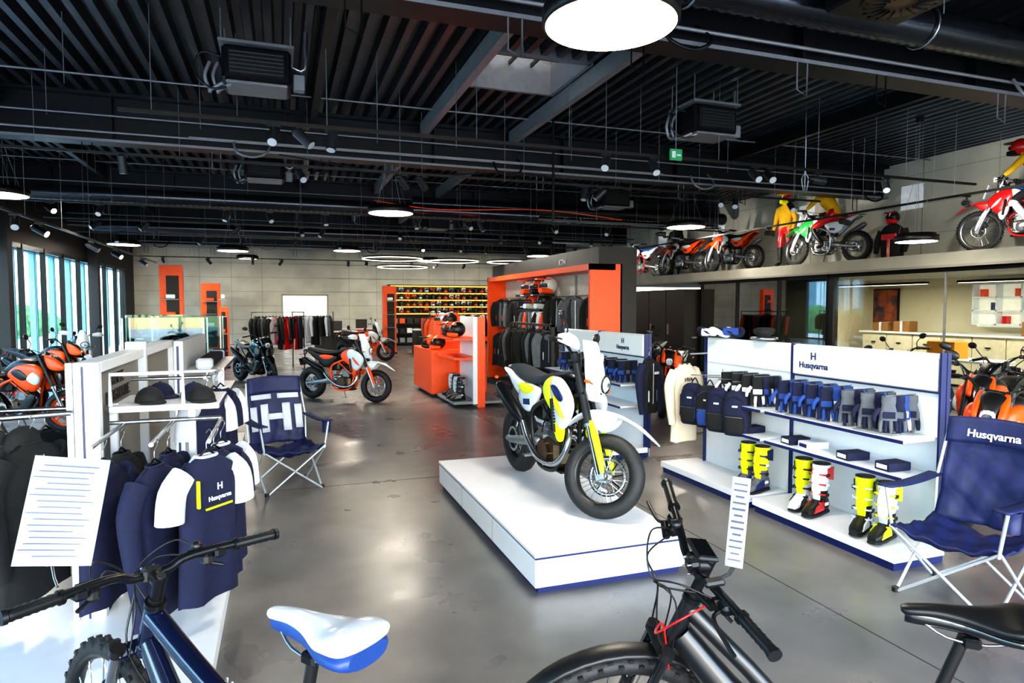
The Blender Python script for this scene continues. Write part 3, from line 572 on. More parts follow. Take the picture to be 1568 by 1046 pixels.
def mtb(name,fr,fr2,rimc,steer,saddle,eb=False,fend=False,rise=0.,sz=.955,ssc=1.):
    m=M();R=.36
    wheel(m,(-.58,0,R),R,.058,rimc,'wire',32,64)
    bbk=V((-.15,0,.33));ht=V((.375,0,.90));hb=V((.425,0,.78))
    m.tube([hb-V((.02,0,-.01)),(.2,0,.57),bbk+V((.05,0,.06))],[.038,.048,.055] if eb else [.03,.038,.042],fr,14,4,sc=(1,1.15))
    if eb: m.tube([ht-V((.0,0,.02)),(.2,0,.72),(0,0,.53),(-.22,0,.50)],[.028,.026,.022],fr,12,4)
    else: m.tube([ht-V((.0,0,.02)),(.1,0,.77),(-.27,0,.66)],[.032,.03,.024],fr,12,4)
    m.tube([bbk,(-.24,0,.60),(-.29,0,.74)],.02,fr,10);m.cyl((-.285,0,.73),(-.35,0,sz-.02),.0155,BLK)
    m.cyl((-.283,0,.72),(-.293,0,.75),.023,DRK)
    m.cyl(hb-V((-.012,0,.03)),ht+V((-.006,0,.012)),.027,fr);m.cyl(ht+V((-.006,0,.012)),ht+V((-.012,0,.028)),.03,DRK)
    for s in(-1,1):
        m.tube([bbk+V((0,s*.03,0)),(-.3,s*.05,.34),(-.58,s*.07,R)],.013,fr2,8,3);m.tube([(-.26,s*.02,.62),(-.36,s*.05,.54),(-.58,s*.07,R)],.01,fr2,8,3)
        m.cyl((-.15,s*.05,.33),(-.15,s*.09,.33),.02,DRK);a=1 if s>0 else -1
        m.tube([(-.15,s*.085,.33),(-.15+a*.14,s*.095,.33-a*.09)],.012,BLK,8);m.box((-.15+a*.145,s*.14,.33-a*.095),(.09,.08,.016),BLK,.004)
    m.lathe([(.075,-.002),(.075,.002),(.05,.002),(.05,-.002)],STL,(-.15,-.055,.33),'y',28,closed=True);m.lathe([(.05,-.01),(.03,.01),(.0,.01)],DRK,(-.58,-.05,R),'y',18)
    m.tube([(-.15,-.055,.405),(-.58,-.05,R+.045)],.004,STL,4);m.tube([(-.15,-.055,.255),(-.58,-.05,R-.045)],.004,STL,4)
    brake(m,(-.58,0,R),.08,.05)
    if eb: m.box((-.12,0,.35),(.2,.1,.17),BLK,.03)
    top,low=saddle;x0=-.36;z0=sz
    T0=m.T;m.T=T0@Matrix.Translation((x0,0,z0))@Matrix.Scale(ssc,4)@Matrix.Translation((-x0,0,-z0))
    S1=[(.145,.010,.006),(.13,.018,.012),(.07,.022,.014),(.01,.034,.016),(-.05,.06,.017),(-.09,.073,.018),(-.125,.07,.017),(-.14,.052,.010)]
    m.sup([(x0+x,z0+.028+(.008 if x<-.05 else 0)-(.008 if x>.12 else 0),w,h) for x,w,h in S1],top,20,2.3,k=3)
    m.sup([(x0+x*.97-.004,z0+.006+(.004 if x<-.05 else 0),w*.93,.02) for x,w,h in S1],low,18,2.3,k=3)
    for s in(-1,1):
        m.tube([(x0+.1,s*.012,z0+.0),(x0+.05,s*.022,z0-.025),(x0-.03,s*.022,z0-.028),(x0-.1,s*.035,z0+.004)],.0035,STL,6,3)
    m.box((x0+.0,0,z0-.03),(.04,.06,.025),DRK,.006);m.T=T0
    if fend:
        m.tube([(-.58+(R+.03)*cos(a),0,R+(R+.03)*sin(a)) for a in[.3+i*.2 for i in range(13)]],.03,BLK,8,1,sc=(1,.3))
    T0=m.T;m.T=T0@about(hb,ht-hb,rad(steer));dr=(ht-hb).normalized();ax=V((.64,0,R))
    wheel(m,ax,R,.058,rimc,'wire',32,64);brake(m,ax,.09,.05)
    cr=hb-dr*.04;offv=V((.035,0,.012))
    for s in(-1,1):
        y=V((0,s*.062,0));top_=cr+offv+y;m.cyl(ax+y,ax+y+(top_-ax-y)*.55,.021,BLK if not eb else GLOS);m.cyl(ax+y+(top_-ax-y)*.5,top_+dr*.02,.0165,GLOS if eb else STL);m.box(ax+y,(.04,.02,.05),BLK,.005)
        m.cyl(top_,top_+dr*.025,.023,BLK)
    m.box(cr+offv+dr*.005,(.05,.15,.035),fr if not eb else BLK,.012,R=(0,-.4,0))
    md=ax+(cr+offv-ax)*.52;m.tube([md+V((0,-.062,0)),md+V((.03,-.05,.06)),md+V((.03,.05,.06)),md+V((0,.062,0))],.012,BLK,8,3)
    if fend: m.tube([(ax.x+(R+.032)*cos(a),0,R+(R+.032)*sin(a)) for a in[.5+i*.17 for i in range(13)]],.036,BLK,8,1,sc=(1,.3))
    st=ht+dr*(.05+rise);m.cyl(ht,st+dr*.02,.018,DRK);m.cyl(st+dr*.021,st+dr*.024,.014,STL)
    for k in range(3): m.cyl(ht+dr*(.012+.012*k),ht+dr*(.021+.012*k),.021,BLK)
    bc=st+V((.05,0,.012));m.tube([st,bc],.02,BLK,10);m.box(bc,(.035,.055,.045),BLK,.008)
    for dz in(-.016,.016):m.cyl(bc+V((.01,-.018,dz)),bc+V((.024,-.018,dz)),.004,STL,n=6);m.cyl(bc+V((.01,.018,dz)),bc+V((.024,.018,dz)),.004,STL,n=6)
    bp=lambda y,dx,dz:bc+V((dx,y,dz))
    m.tube([bp(-.36,-.055,.028),bp(-.12,-.01,.024),bp(-.05,0,0),bp(.05,0,0),bp(.12,-.01,.024),bp(.36,-.055,.028)],.0135,DRK,10,4)
    for s in(-1,1):
        g0=bp(s*.245,-.035,.026);g1=bp(s*.375,-.058,.028);n=14;pts=[g0.lerp(g1,i/n) for i in range(n+1)];m.tube(pts,[.0175 if i%2 else .0155 for i in range(n+1)],BLK,12)
        m.cyl(g0,g0.lerp(g1,.08),.021,DRK);m.cyl(g1,g1+V((0,s*.012,0)),.0195,BLK)
        m.box(bp(s*.2,-.02,.015),(.045,.04,.034),DRK,.008);m.tube([bp(s*.2,.0,.01),bp(s*.22,.03,.005),bp(s*.30,.03,.0),bp(s*.34,.025,-.005)],.0065,BLK,8,4);m.tube([bp(s*.19,.02,.015),bp(s*.13,.035,.01)],.013,DRK,8)
        m.box(bp(s*.165,-.01,.0),(.05,.034,.04),BLK,.01);m.tube([bp(s*.17,-.01,-.015),bp(s*.21,-.03,-.03)],.006,BLK,6)
        m.tube([bp(s*.13,.03,.012),bp(s*.07,.12,.0),bp(-s*.0,.11,-.06),hb+V((.06,s*.03,.02)),hb+V((.0,s*.035,-.05)),hb+V((-.1,s*.02,-.12))],.0032,BLK,6,7)
        m.tube([bp(s*.16,.0,.01),bp(s*.12,.09,.05),bp(s*.02,.13,-.02),bp(-s*.02,.06,-.12),hb+V((.02,-s*.04,-.03))],.0028,BLK,6,7)
    m.ell(bp(-.14,0,.045),(.018,.018,.015),BLK,n=10,m=6)
    if eb:
        m.box(bp(0,-.03,.05),(.07,.1,.014),BLK,.005,R=(0,-.3,0));m.box(bp(0,-.032,.0585),(.052,.08,.002),GLOS,R=(0,-.3,0));m.box(bp(0,.0,.028),(.03,.03,.03),BLK,.006)
        m.box(bp(.13,-.01,.045),(.06,.03,.02),BLK,.006)
        m.tube([bp(.17,.02,.01),bp(.20,.12,.0),bp(.12,.16,-.12),bp(.02,.1,-.2),hb+V((.03,.04,-.1))],.0032,RED,6,7)
    m.T=T0
    return m.obj(name)
b1=mtb('mountain_bike',NVP,WPL,BLK,-2,(WPL,mat('saddle_blue','163a7c',.45)),rise=.05,sz=1.02,ssc=1.2);b1.location=(-.15,1.85,.0);b1.rotation_euler=(0,0,rad(127))
text(b1,'H',(.06,-.036,.735),(rad(90),rad(-10),0),.05,mat('frame_decal','d9dde4',.5));text(b1,'H',(.0,.036,.73),(rad(90),rad(10),rad(180)),.05,mat('frame_decal','d9dde4',.5))
b2=mtb('electric_mountain_bike',mat('satin_black_paint','0e1216',.35,coat=.25,nz=.2),GLOS,BLK,34,(BLK,GLOS),True,True,rise=.10,sz=.98,ssc=1.12)
b2.location=(1.51,1.50,.012);b2.rotation_euler=(Matrix.Rotation(rad(136),3,'Z')@Matrix.Rotation(rad(-7),3,'X')).to_euler();b2.scale=(.98,)*3
m=M();PAP=mat('paper','b4bcd0',.6,nz=.02);INK=mat('ink_grey','5d6578',.7)
m.grid(lambda u,v:(-.09+.18*u,.008*sin(u*3+v*2),-.29*v),6,8,PAP,.001)
for i in range(16): m.box((-.01*(i%3),.0,-.025-.016*i),(.13-.03*(i%4==3),.02,.0022),INK)
m.tube([(0,0,-.29),(.01,-.02,-.32),(.02,-.04,-.34)],.004,STL,5)
o=m.obj('price_sheet',(-.56,2.13,1.375));o.rotation_euler=(rad(-14),rad(12),rad(15))
m=M();m.grid(lambda u,v:(-.025+.05*u,.006*sin(v*4),-.27*v),4,8,PAP,.001)
for i in range(13): m.box((0,0,-.02-.019*i),(.036-.012*(i%3==2),.016,.003),INK)
m.tube([(0,0,-.27),(-.01,.01,-.30),(-.03,.02,-.32)],.006,STL,6)
m.obj('price_tag',(1.24,1.53,1.31),R=(rad(3),rad(4),rad(-40)))
# ================================================================ CENTRE PLATFORM
m=M();m.bb((1.49,3.74,0),(2.52,6.31,.045),NVY);m.bb((1.46,3.71,.045),(2.55,6.34,.222),WHT,.002);m.bb((1.465,3.715,.222),(2.545,6.335,.238),NVY);m.bb((1.455,3.705,.238),(2.555,6.345,.26),WHT,.002)
for y in(4.59,5.46):m.bb((1.4585,y-.002,.046),(1.462,y+.002,.224),GRY)
m.obj('display_platform')
# ================================================================ GARMENTS
def garment(m,T,col,L=.68,w=.24,sl='short',c2=None,hood=False,stripe=None,fold=1.,zipc=None):
    T0=m.T;m.T=T0@T;c2=c2 or col;n=28;ph=R_(0,6)
    m.tube([(0,0,.12),(.02,0,.135),(.035,0,.115),(.02,0,.09),(0,0,.07),(0,0,.03)],.0028,STL,5,3);m.tube([(-w*.8,0,-.06),(0,0,.035),(w*.8,0,-.06)],.006,DRK,6)
    rg=[]
    prf=[(0,.065,.03),(.02,.09,.045),(.05,w*.72,.05),(.085,w*.95,.06),(.14,w,.075),(.3,w*.95,.08),(.5,w*.93,.075),(.75,w*.97,.075),(1.,w*1.02,.07)]
    for t,hw,hd in prf:
        r=[]
        for j in range(n):
            a=2*pi*j/n;ca,sa=cos(a),sin(a);f=1+fold*.36*t*sin(5*a+ph)*(.6+.4*sin(3*a+ph*2))
            r.append((hw*math.copysign(abs(ca)**.8,ca)*(1+.02*fold*t*sin(7*a)),hd*.8*sa*f,-L*t+.006*sin(4*a+ph)*(t>.9)))
        rg.append(r)
    m.loft(rg[:6],col,False);m.loft(rg[5:],col,True)
    m.tube([(.06*cos(a*pi/8),.03*sin(a*pi/8),.002) for a in range(16)],.008,c2,6,closed=True)
    for s in(-1,1):
        if sl=='short': pts=[(s*w*.78,0,-.07),(s*(w+.03),0,-.15),(s*(w+.05),.0,-.29)];rr=[.07,.074,.074]
        elif sl=='long': pts=[(s*w*.76,0,-.07),(s*(w+.03),0,-.2),(s*(w+.035),-.02,-.42),(s*(w+.015),-.03,-.62)];rr=[.07,.065,.055,.042]
        else: pts=None
        if pts: m.tube(pts,rr,c2,12,4,sc=(.75,1.0))
    if hood: m.ell((0,.05,-.02),(.11,.07,.11),col,R=(.3,0,0))
    if stripe: m.box((-w*.62,-.062,-.17),(.012,.02,.14),stripe,.003)
    if zipc:
        m.box((0,-.055,-L*.45),(.008,.03,L*.75),STL,.002)
        m.box((w*.5,-.058,-.16),(.08,.02,.03),zipc,.004);m.box((-w*.55,-.058,-.42),(.012,.02,.13),zipc,.003);m.box((w*.55,-.058,-.42),(.012,.02,.13),GCL,.003)
    m.T=T0
SL=mat('slate_text','d9dde4',.5)
m=M();LP=mat('pale_grey_board','807e78',.6,nz=.04)
m.bb((-1.06,4.05,0),(-.94,4.12,1.5),WHT,.004);m.bb((-1.04,4.12,.1),(-.98,6.62,1.46),LP);m.bb((-1.06,4.12,1.44),(-.94,6.65,1.5),WHT,.004);m.bb((-1.06,6.6,0),(-.94,6.68,1.5),WHT,.004);m.bb((-1.06,5.3,0),(-.93,5.36,1.55),WHT,.004)
m.bb((-1.06,4.05,.0),(-.94,6.65,.1),WHT)
m.bb((-1.09,4.04,0),(-1.06,4.13,1.5),STL);m.bb((-1.02,4.044,.1),(-1.01,4.05,1.48),NVY)
m.bb((-1.9,2.9,.0),(-.34,4.42,.10),WHT,.004);m.bb((-1.88,2.92,0),(-.36,4.40,.03),NVY)
pan=m.obj('display_wall')
text(pan,'SIMPLE.\nPROGRESSIVE.',(-.972,4.66,1.33),(rad(90),0,rad(90)),.10,BLK)
m=M()
for x,y in((-.93,4.32),(-.52,4.32)): m.bb((x-.02,y-.02,.1),(x+.02,y+.02,1.24),WHT,.003)
m.bb((-.93,4.2,1.2),(-.36,4.75,1.235),WHT,.004);m.bb((-.36,4.2,1.205),(-.355,4.75,1.23),NVY)
m.tube([(-.92,4.2,1.24),(-.92,4.2,1.42),(-.55,4.2,1.42),(-.55,4.2,1.24)],.012,WHT,6)
for x in(-.88,-.62,-.36): m.tube([(x,4.32,1.12),(x,3.6,1.12)],.012,STL,7)
m.tube([(-.95,4.3,1.13),(-.36,4.3,1.13)],.014,STL,7)
m.obj('clothing_rack')
def cap_(m,T,c,b=None):
    T0=m.T;m.T=T0@T;m.ell((0,0,0),(.09,.08,.09),c,z0=0,z1=1,n=18);m.plate([(.06,-.07),(.12,-.065),(.17,-.03),(.175,0),(.17,.03),(.12,.065),(.06,.07)],.0,.012,b or c,.97,ax='z');m.ell((0,0,.09),(.01,.01,.006),b or c,n=8,m=4);m.T=T0
for(x,y,z,a,c)in((-.75,4.36,1.237,-70,BCL),(-.53,4.52,1.237,-80,NCL),(-.73,4.6,1.237,-60,NCL),(-.47,4.34,1.237,-75,BCL)):
    m=M();cap_(m,Matrix(),c);m.obj('baseball_cap',(x,y,z),a)
def shirt(name,x,y,z,rz=0,**k):
    m=M();garment(m,Matrix(),**k);return m.obj(name,(x,y,z),rz)
t=shirt('hanging_tshirt',-.38,3.68,1.03,48,col=NCL,c2=WCL,L=.74,w=.18,stripe=YEL)
text(t,'Husqvarna',(0.02,-.066,-.22),(rad(90),0,0),.034,SL);text(t,'H',(0.02,-.066,-.17),(rad(90),0,0),.05,SL)
m=M();m.bb((-.07,-.068,-.262),(.1,-.062,-.252),YEL);m.obj('stripe',par=t)
shirt('hanging_tshirt',-.36,3.84,1.02,54,col=NCL,c2=NCL,L=.72,w=.18)
shirt('hanging_tshirt',-.34,4.02,1.02,56,col=NCL,c2=WCL,L=.7,w=.19)
shirt('hanging_tshirt',-.62,3.68,1.0,70,col=NCL,L=.78,w=.2,sl='long')
shirt('hanging_jacket',-.60,3.95,1.0,76,col=NCL,L=.74,w=.2,sl='long')
shirt('hanging_tshirt',-.87,3.78,1.0,68,col=NCL,L=.7,w=.18)
shirt('hanging_jacket',-.84,4.04,1.0,75,col=BCL,L=.72,w=.18,sl='long')
for i in range(3): shirt('hanging_polo_shirt',-.50+.03*i,4.95+.16*i,1.2,56,col=NCL,c2=WCL if i!=1 else NCL,L=.62,w=.17)
m=M();m.tube([(-.95,4.9,1.32),(-.47,4.9,1.32)],.012,STL,7);m.tube([(-.50,4.85,1.32),(-.45,5.5,1.32)],.012,STL,7);m.bb((-.47,5.48,.1),(-.43,5.52,1.33),WHT);m.bb((-.95,4.7,0),(-.40,5.6,.1),WHT);m.obj('clothing_rack')
m=M();m.tube([(-1.9,3.75,1.24),(-1.06,4.0,1.24)],.014,STL,8);m.tube([(-1.9,4.2,1.24),(-1.1,4.2,1.24)],.014,STL,8)
m.cyl((-1.88,3.75,.1),(-1.88,3.75,1.24),.014,STL);m.cyl((-1.88,4.2,.1),(-1.88,4.2,1.24),.014,STL);m.obj('clothing_rack')
for i,(x,rz,c) in enumerate(((-1.22,70,BCL),(-1.34,74,DGR),(-1.46,76,NCL),(-1.58,70,BCL),(-1.70,74,BCL))):
    shirt('hanging_jacket',x,3.92-.1*i*.6,1.11,rz,col=c,L=.78,w=.23,sl='long',hood=True,zipc=GCL)
    shirt('hanging_jacket',x-.03,4.25,1.11,rz+8,col=c,L=.78,w=.22,sl='long')
def dwall(name,X,ya,yb,split):
    m=M();m.bb((X,ya,.0),(X+.05,yb,1.47),WHT,.003)
    for y in(ya,split,yb):m.bb((X-.032,y-.008,0.1),(X+.06,y+.008,1.48),NVY)
    m.bb((X+.02,ya-.012,0),(X+.034,ya,1.48),NVY)
    m.bb((X-.045,ya+.02,1.21),(X-.02,split-.03,1.46),WHT,.004);m.bb((X-.03,ya,1.19),(X,split,1.2),NVY);m.bb((X-.02,split+.03,1.21),(X,yb-.03,1.46),WHT,.003)
    m.bb((X-.47,ya-.05,.06),(X,split-.04,.12),WHT,.003);m.bb((X-.45,ya-.03,.0),(X,split-.06,.06),NVY)
    m.bb((X-.47,split+.02,.06),(X,yb+.15,.12),WHT,.003);m.bb((X-.45,split+.04,.0),(X,yb+.13,.06),NVY)
    for z in(.86,.60):
        for a,b in((ya+.02,split-.03),(split+.03,yb-.03)):
            m.bb((X-.34,a,z),(X,b,z+.022),WHT,.002);m.bb((X-.346,a,z-.004),(X-.338,b,z+.02),NVY)
    return m.obj(name)
dw=dwall('display_wall',4.35,3.28,5.97,4.69)
text(dw,'Husqvarna',(4.302,4.42,1.27),(rad(90),0,rad(-90)),.075,NVY);text(dw,'H',(4.302,4.42,1.345),(rad(90),0,rad(-90)),.09,NVY)
dw2=dwall('display_wall',4.1,6.8,9.2,8.0)
text(dw2,'Husqvarna',(4.05,7.3,1.27),(rad(90),0,rad(-90)),.075,NVY);text(dw2,'H',(4.05,7.3,1.345),(rad(90),0,rad(-90)),.09,NVY)
def glove(m,T,c,c2):
    T0=m.T;m.T=T0@T;m.sup([(0,0,.035,.018),(-.03,0,.036,.019),(-.05,0,.032,.016),(-.09,0,.043,.02),(-.13,0,.045,.018)],c,12,ax='z')
    for i,l in enumerate((.062,.075,.07,.055)):
        x=-.033+i*.022;m.tube([(x,0,-.12),(x*1.15,-.005,-.12-l*.6),(x*1.2,-.012,-.13-l)],[.0115,.011,.008],c2 if i%2 else c,8,2)
    m.tube([(-.04,0,-.07),(-.065,-.01,-.10),(-.07,-.015,-.135)],[.013,.013,.009],c2,8,2)
    m.box((0,-.02,-.10),(.06,.008,.035),c2,.003);m.T=T0
def gloves(X,y0,z,n,cols,nm='motocross_gloves',hook=.25,sc=1.35):
    m=M();m.tube([(X,y0,z),(X-hook-.04,y0,z),(X-hook-.05,y0,z+.03)],.004,STL,6)
    for i in range(n):
        c,c2=cols[i%len(cols)];d=.05+hook*i/n
        glove(m,Tm((X-d,y0+.02*(i%2),z-.005),(0,0,rad(-52+14*(i%2))),sc),c,c2)
    m.obj(nm)
GB=mat('glove_blue','1d4390',.8)
for y in (3.48,3.66,3.84): gloves(4.34,y,1.165,4,[(GCL,NCL),(GB,WCL),(NCL,GCL)])
for y in (4.05,4.2,4.36,4.52): gloves(4.34,y,1.165,4,[(GB,WCL),(NCL,GB)])
for y in (4.85,5.0,5.15,5.3): gloves(4.34,y,1.165,4,[(NCL,GB),(BCL,WCL)])
for y in (7.0,7.25,7.5,7.8,8.3,8.7): gloves(4.09,y,1.15,3,[(NCL,GB),(BCL,GCL)])
for y in(3.5,3.85,4.25,4.45,5.0):
    m=M();m.box((0,0,.03),(.2,.13,.06),NCL if y!=4.25 else WCL,.004);m.box((-.102,0,.03),(.002,.09,.03),WHT if y!=4.25 else NVY);m.obj('accessory_box',(4.16,y,.623),R_(-8,8))
for y in(3.6,4.3):
    m=M();m.box((0,0,.006),(.22,.3,.012),GPL,.002);m.obj('folded_leaflet',(4.15,y,.883),10)
def backpack(x,y,z,rz,c,c2):
    m=M();m.sup([(-.24,0,.10,.06),(-.22,0,.13,.08),(-.08,0,.145,.095),(.08,0,.14,.085),(.2,.0,.11,.07),(.24,0,.06,.045)],c,18,3.2,ax='z',k=2)
    m.sup([(-.2,-.09,.09,.03),(-.1,-.10,.105,.035),(-.02,-.09,.09,.03)],c2,14,3.2,ax='z',k=2);m.tube([(-.09,-.125,-.03),(.09,-.125,-.03)],.004,STL,5);m.tube([(-.1,-.09,.13),(0,-.095,.19),(.1,-.09,.13)],.004,c2,5,3)
    for s in(-1,1): m.tube([(s*.07,.07,.2),(s*.09,.14,.1),(s*.09,.13,-.08),(s*.1,.06,-.2)],.018,BCL,8,4,sc=(1.3,.4));m.tube([(s*.145,-.02,.1),(s*.15,-.02,-.15)],.008,c2,5)
    m.tube([(-.04,.05,.24),(0,.05,.30),(.04,.05,.24)],.008,BCL,6,4);m.box((0,-.09,.08),(.06,.012,.02),WCL,.003);m.obj('backpack',(x,y,z),rz,.88)
for i,y in enumerate((5.72,5.5,5.28,5.06)): backpack(4.0+.03*(i%2),y,.80,-62+8*(i%2),NCL if i!=1 else BCL,BCL if i!=1 else GB)
m=M();m.tube([(4.35,5.95,1.3),(4.12,5.95,1.3)],.012,STL)
for y in(5.72,5.5,5.28,5.06): m.tube([(4.33,y,1.08),(3.98,y,1.10)],.006,STL,6)
m.obj('clothing_rack')
j=shirt('hanging_jersey',4.10,6.02,1.17,10,col=CCL,L=.82,w=.18,sl='long');shirt('hanging_jersey',4.2,6.14,1.17,22,col=CCL,L=.76,w=.16,sl='long')
text(j,'HVA',(0.0,-.066,-.17),(rad(90),0,0),.06,BLK)
shirt('hanging_jacket',3.98,6.55,1.2,20,col=BCL,L=.62,w=.13,sl='long',c2=NCL,zipc=WCL)
m=M()
for i in range(3): m.tube([(.10*cos(a*pi/10)+i*.12-.12,.07*sin(a*pi/10),.05+.03*sin(a*pi/5)) for a in range(20)],[.03],NCL if i!=1 else WPL,8,1,closed=True)
m.box((-.1,-.08,.05),(.16,.03,.08),LNS,.012);m.box((.12,-.08,.06),(.16,.03,.08),GB,.012);m.obj('motocross_goggles',(4.35,5.75,1.485),-50)
m=M();m.lathe([(.1,0),(.13,.01),(.12,.03),(.06,.035)],STL,n=20);m.lathe([(.045,0),(.09,.03),(.1,.07),(.06,.09)],BCL,(0,0,.03),n=20);m.obj('cap_stand',(4.36,5.1,1.482))
def boot(x,y,z,rz,c,c2,c3):
    m=M();BS=mat('boot_sole','151618',.7)
    m.sup([(-.12,.018,.04,.018),(-.05,.016,.042,.016),(.05,.014,.048,.014),(.14,.016,.045,.014),(.19,.025,.03,.012)],BS,14,3.5)
    m.sup([(-.125,.06,.03,.03),(-.1,.085,.042,.06),(-.03,.09,.045,.06),(.06,.07,.048,.04),(.14,.055,.045,.028),(.185,.045,.03,.018)],c2,14,2.8,k=2)
    rg=[]
    for zz,xc,rx,ry in((.06,-.055,.062,.046),(.13,-.05,.062,.048),(.20,-.045,.062,.052),(.28,-.045,.07,.06),(.36,-.05,.078,.066),(.41,-.05,.08,.068)):
        rg.append([(xc+rx*cos(a*pi/8),ry*sin(a*pi/8),zz) for a in range(16)])
    m.loft(rg[:3],c2,False);m.loft(rg[2:],c,True)
    m.sup([(.015,.15,.03,.05),(.03,.27,.04,.12),(.034,.27,.035,.10)],c,12,3)
    for s in(-1,1):
        for k,zz in enumerate((.10,.17,.25,.33)):
            m.tube([(-.05,s*(.055+.003*k),zz),(.01,s*(.055+.002*k),zz+.005),(.04,s*.03,zz+.01)],.012,c3,6,3,sc=(1,.6));m.box((-.02,s*(.066+.002*k),zz),(.045,.012,.026),BLK if k%2 else WPL,.003)
        m.plate([(-.11,.28),(-.03,.30),(-.02,.385),(-.11,.39)],s*.066,s*.073,c3 if c3!=WPL else BLK,.9);m.plate([(-.02,.045),(.13,.04),(.10,.085),(.0,.12)],s*.044,s*.052,c3,.9)
    m.box((.14,0,.065),(.05,.07,.012),c3,.004,R=(0,.25,0));m.sup([(-.14,.07,.025,.025),(-.1,.07,.047,.035)],c3,10);m.lathe([(.065,0),(.07,.012),(.06,.014)],BLK,(-.05,0,.405),n=16)
    m.obj('motocross_boot',(x,y,z),rz)
for i,(y,c,c2,c3) in enumerate(((4.96,YEL,GCL,NVY),(4.78,YEL,GCL,NVY),(4.27,YEL,WPL,BLK),(4.09,WPL,BLK,RED),(3.66,YEL,BLK,WPL),(3.47,WPL,BLK,YEL))):
    boot(4.06,y,.121,205-8*(i%2),c,c2,c3)
def chair(loc,rz,cloth,logo):
    m=M();TB=mat('pale_steel_tube','cfd6dd',.35,.5);W,D=.27,.24
    F={(a,b):V((a*D,b*W,0)) for a in(-1,1) for b in(-1,1)}
    Tt={(-1,b):V((-D-.02,b*(W+.02),.42)) for b in(-1,1)};Tt.update({(1,b):V((D+.02,b*(W+.02),.42)) for b in(-1,1)})
    for b in(-1,1):
        m.tube([F[1,b],Tt[-1,b]],.010,TB,7);m.tube([F[-1,b]+V((0,b*.012,0)),Tt[1,b]+V((0,b*.012,0))],.010,TB,7)
        m.tube([Tt[1,b]-V((0,0,.02)),(D+.03,b*(W+.06),.66)],.0105,TB,7);m.tube([Tt[-1,b]-V((0,0,.05)),(-D-.05,b*(W+.03),.66),(-D-.14,b*(W-.0),1.02)],.0105,TB,7)
        m.grid(lambda u,v:(D+.08-(2*D+.14)*u,b*(W+.045)+(v-.5)*.085,.672-.015*sin(pi*u)),8,3,cloth,.014)
    for a in(-1,1):
        m.tube([F[a,-1],Tt[a,1]],.010,TB,7);m.tube([F[a,1]+V((a*.012,0,0)),Tt[a,-1]+V((a*.012,0,0))],.010,TB,7)
        for b in(-1,1): m.cyl(F[a,b],F[a,b]+V((0,0,.03)),.022,BLK,n=10)
    wr=lambda u,v:.010*sin(u*17+v*9)+.008*sin(v*23-u*7)+.004*sin(u*41+v*33)
    m.grid(lambda u,v:(-D-.02+(2*D+.06)*u,(v-.5)*2*(W+.02),.43-.06*sin(pi*v)-.03*sin(pi*u)+(.02 if u>.9 else 0)+wr(u,v)),20,24,cloth,.012)
    m.grid(lambda u,v:(-D-.0-.05*u-.10*u-.05*sin(pi*v)*(1-.3*u)+wr(u,v)*(1-u),(v-.5)*2*(W+.01-.02*u),.40+.66*u),22,22,cloth,.012)
    m.grid(lambda u,v:(-D-.10-.04*u+.01-.05*sin(pi*v),(v-.5)*2*(W-.0),.90+.165*u+.012*sin(pi*v)),6,12,cloth,.03)
    m.lathe([(.04,-.12),(.045,0),(.04,0),(.036,-.115)],cloth,(D-.02,W+.06,.67),n=14)
    f=lambda y,z:(-D+.016-.15*(z-.42)/.62-.05*sin(pi*(y/(2*W)+.5)),y,z)
    if logo:
        def bar(y0,y1,z0,z1): m.grid(lambda u,v:V(f(y0+(y1-y0)*v,z0+(z1-z0)*u))+V((.018,0,0)),5,5,WCL,.004)
        for s in(-1,1): bar(s*.07,s*.15,.52,.80);bar(s*.03,s*.24,.85,.90);bar(s*.06,s*.15,.93,.99);bar(s*.19,s*.26,.54,.78)
        bar(-.08,.08,.64,.70)
    o=m.obj('folding_camping_chair',loc,rz)
    if not logo: text(o,'Husqvarna',(-D-.098,.0,.955),(rad(78),0,rad(90)),.07,SL,ext=.004)
    return o
NVC=mat('bright_navy_nylon','101e54',.6,nz=.3,sc=14,bump=.3)
chair((.02,6.85,0),-72,NVC,True);chair((3.93,2.80,0),192,NVC,False)
# ================================================================ ORANGE AREA
def helmet(m,T,c,c2,c3,mx=True):
    T0=m.T;m.T=T0@T;m.ell((0,0,.13),(.135,.115,.125),c,n=18,m=10);m.sup([(.02,.05,.10,.05),(.1,.045,.085,.045),(.175,.05,.04,.035)],c2,12,3)
    m.box((.115,0,.12),(.05,.16,.06),BLK,.015);m.ell((-.0,0,.135),(.1385,.06,.125),c3,n=14,m=8)
    if mx: m.plate([(.04,-.085),(.2,-.075),(.235,0),(.2,.075),(.04,.085)],.20,.215,c2,.96,ax='z')
    m.T=T0
m=M();BPN=mat('matt_black_panel','16171a',.55);YA=9.55
m.bb((5.25,YA,0),(5.55,15.2,2.78),BPN);m.bb((4.85,YA,2.5),(5.25,15.2,2.78),BPN)
m.bb((5.15,YA+.05,.1),(5.25,15.15,2.5),mat('light_back_panel','cfcbc2',.6))
m.bb((4.7,YA,0),(5.28,YA+.06,2.5),ORG);m.bb((4.7,15.08,0),(5.2,15.15,2.5),ORG);m.bb((4.7,YA,2.40),(5.16,15.15,2.5),ORG);m.bb((4.62,YA,.0),(5.2,15.2,.1),BPN)
for z in(1.25,2.0): m.tube([(5.0,YA+.1,z),(5.0,15.,z)],.012,STL)
for y in(11,12.4,13.8): m.bb((5.12,y,.1),(5.15,y+.04,2.38),GRY)
kw=m.obj('orange_display_wall')
text(kw,'KTM',(4.845,11,2.56),(rad(90),0,rad(-90)),.15,WHT)
m=M()
y=9.95
pick=lambda *a:random.choice(a)
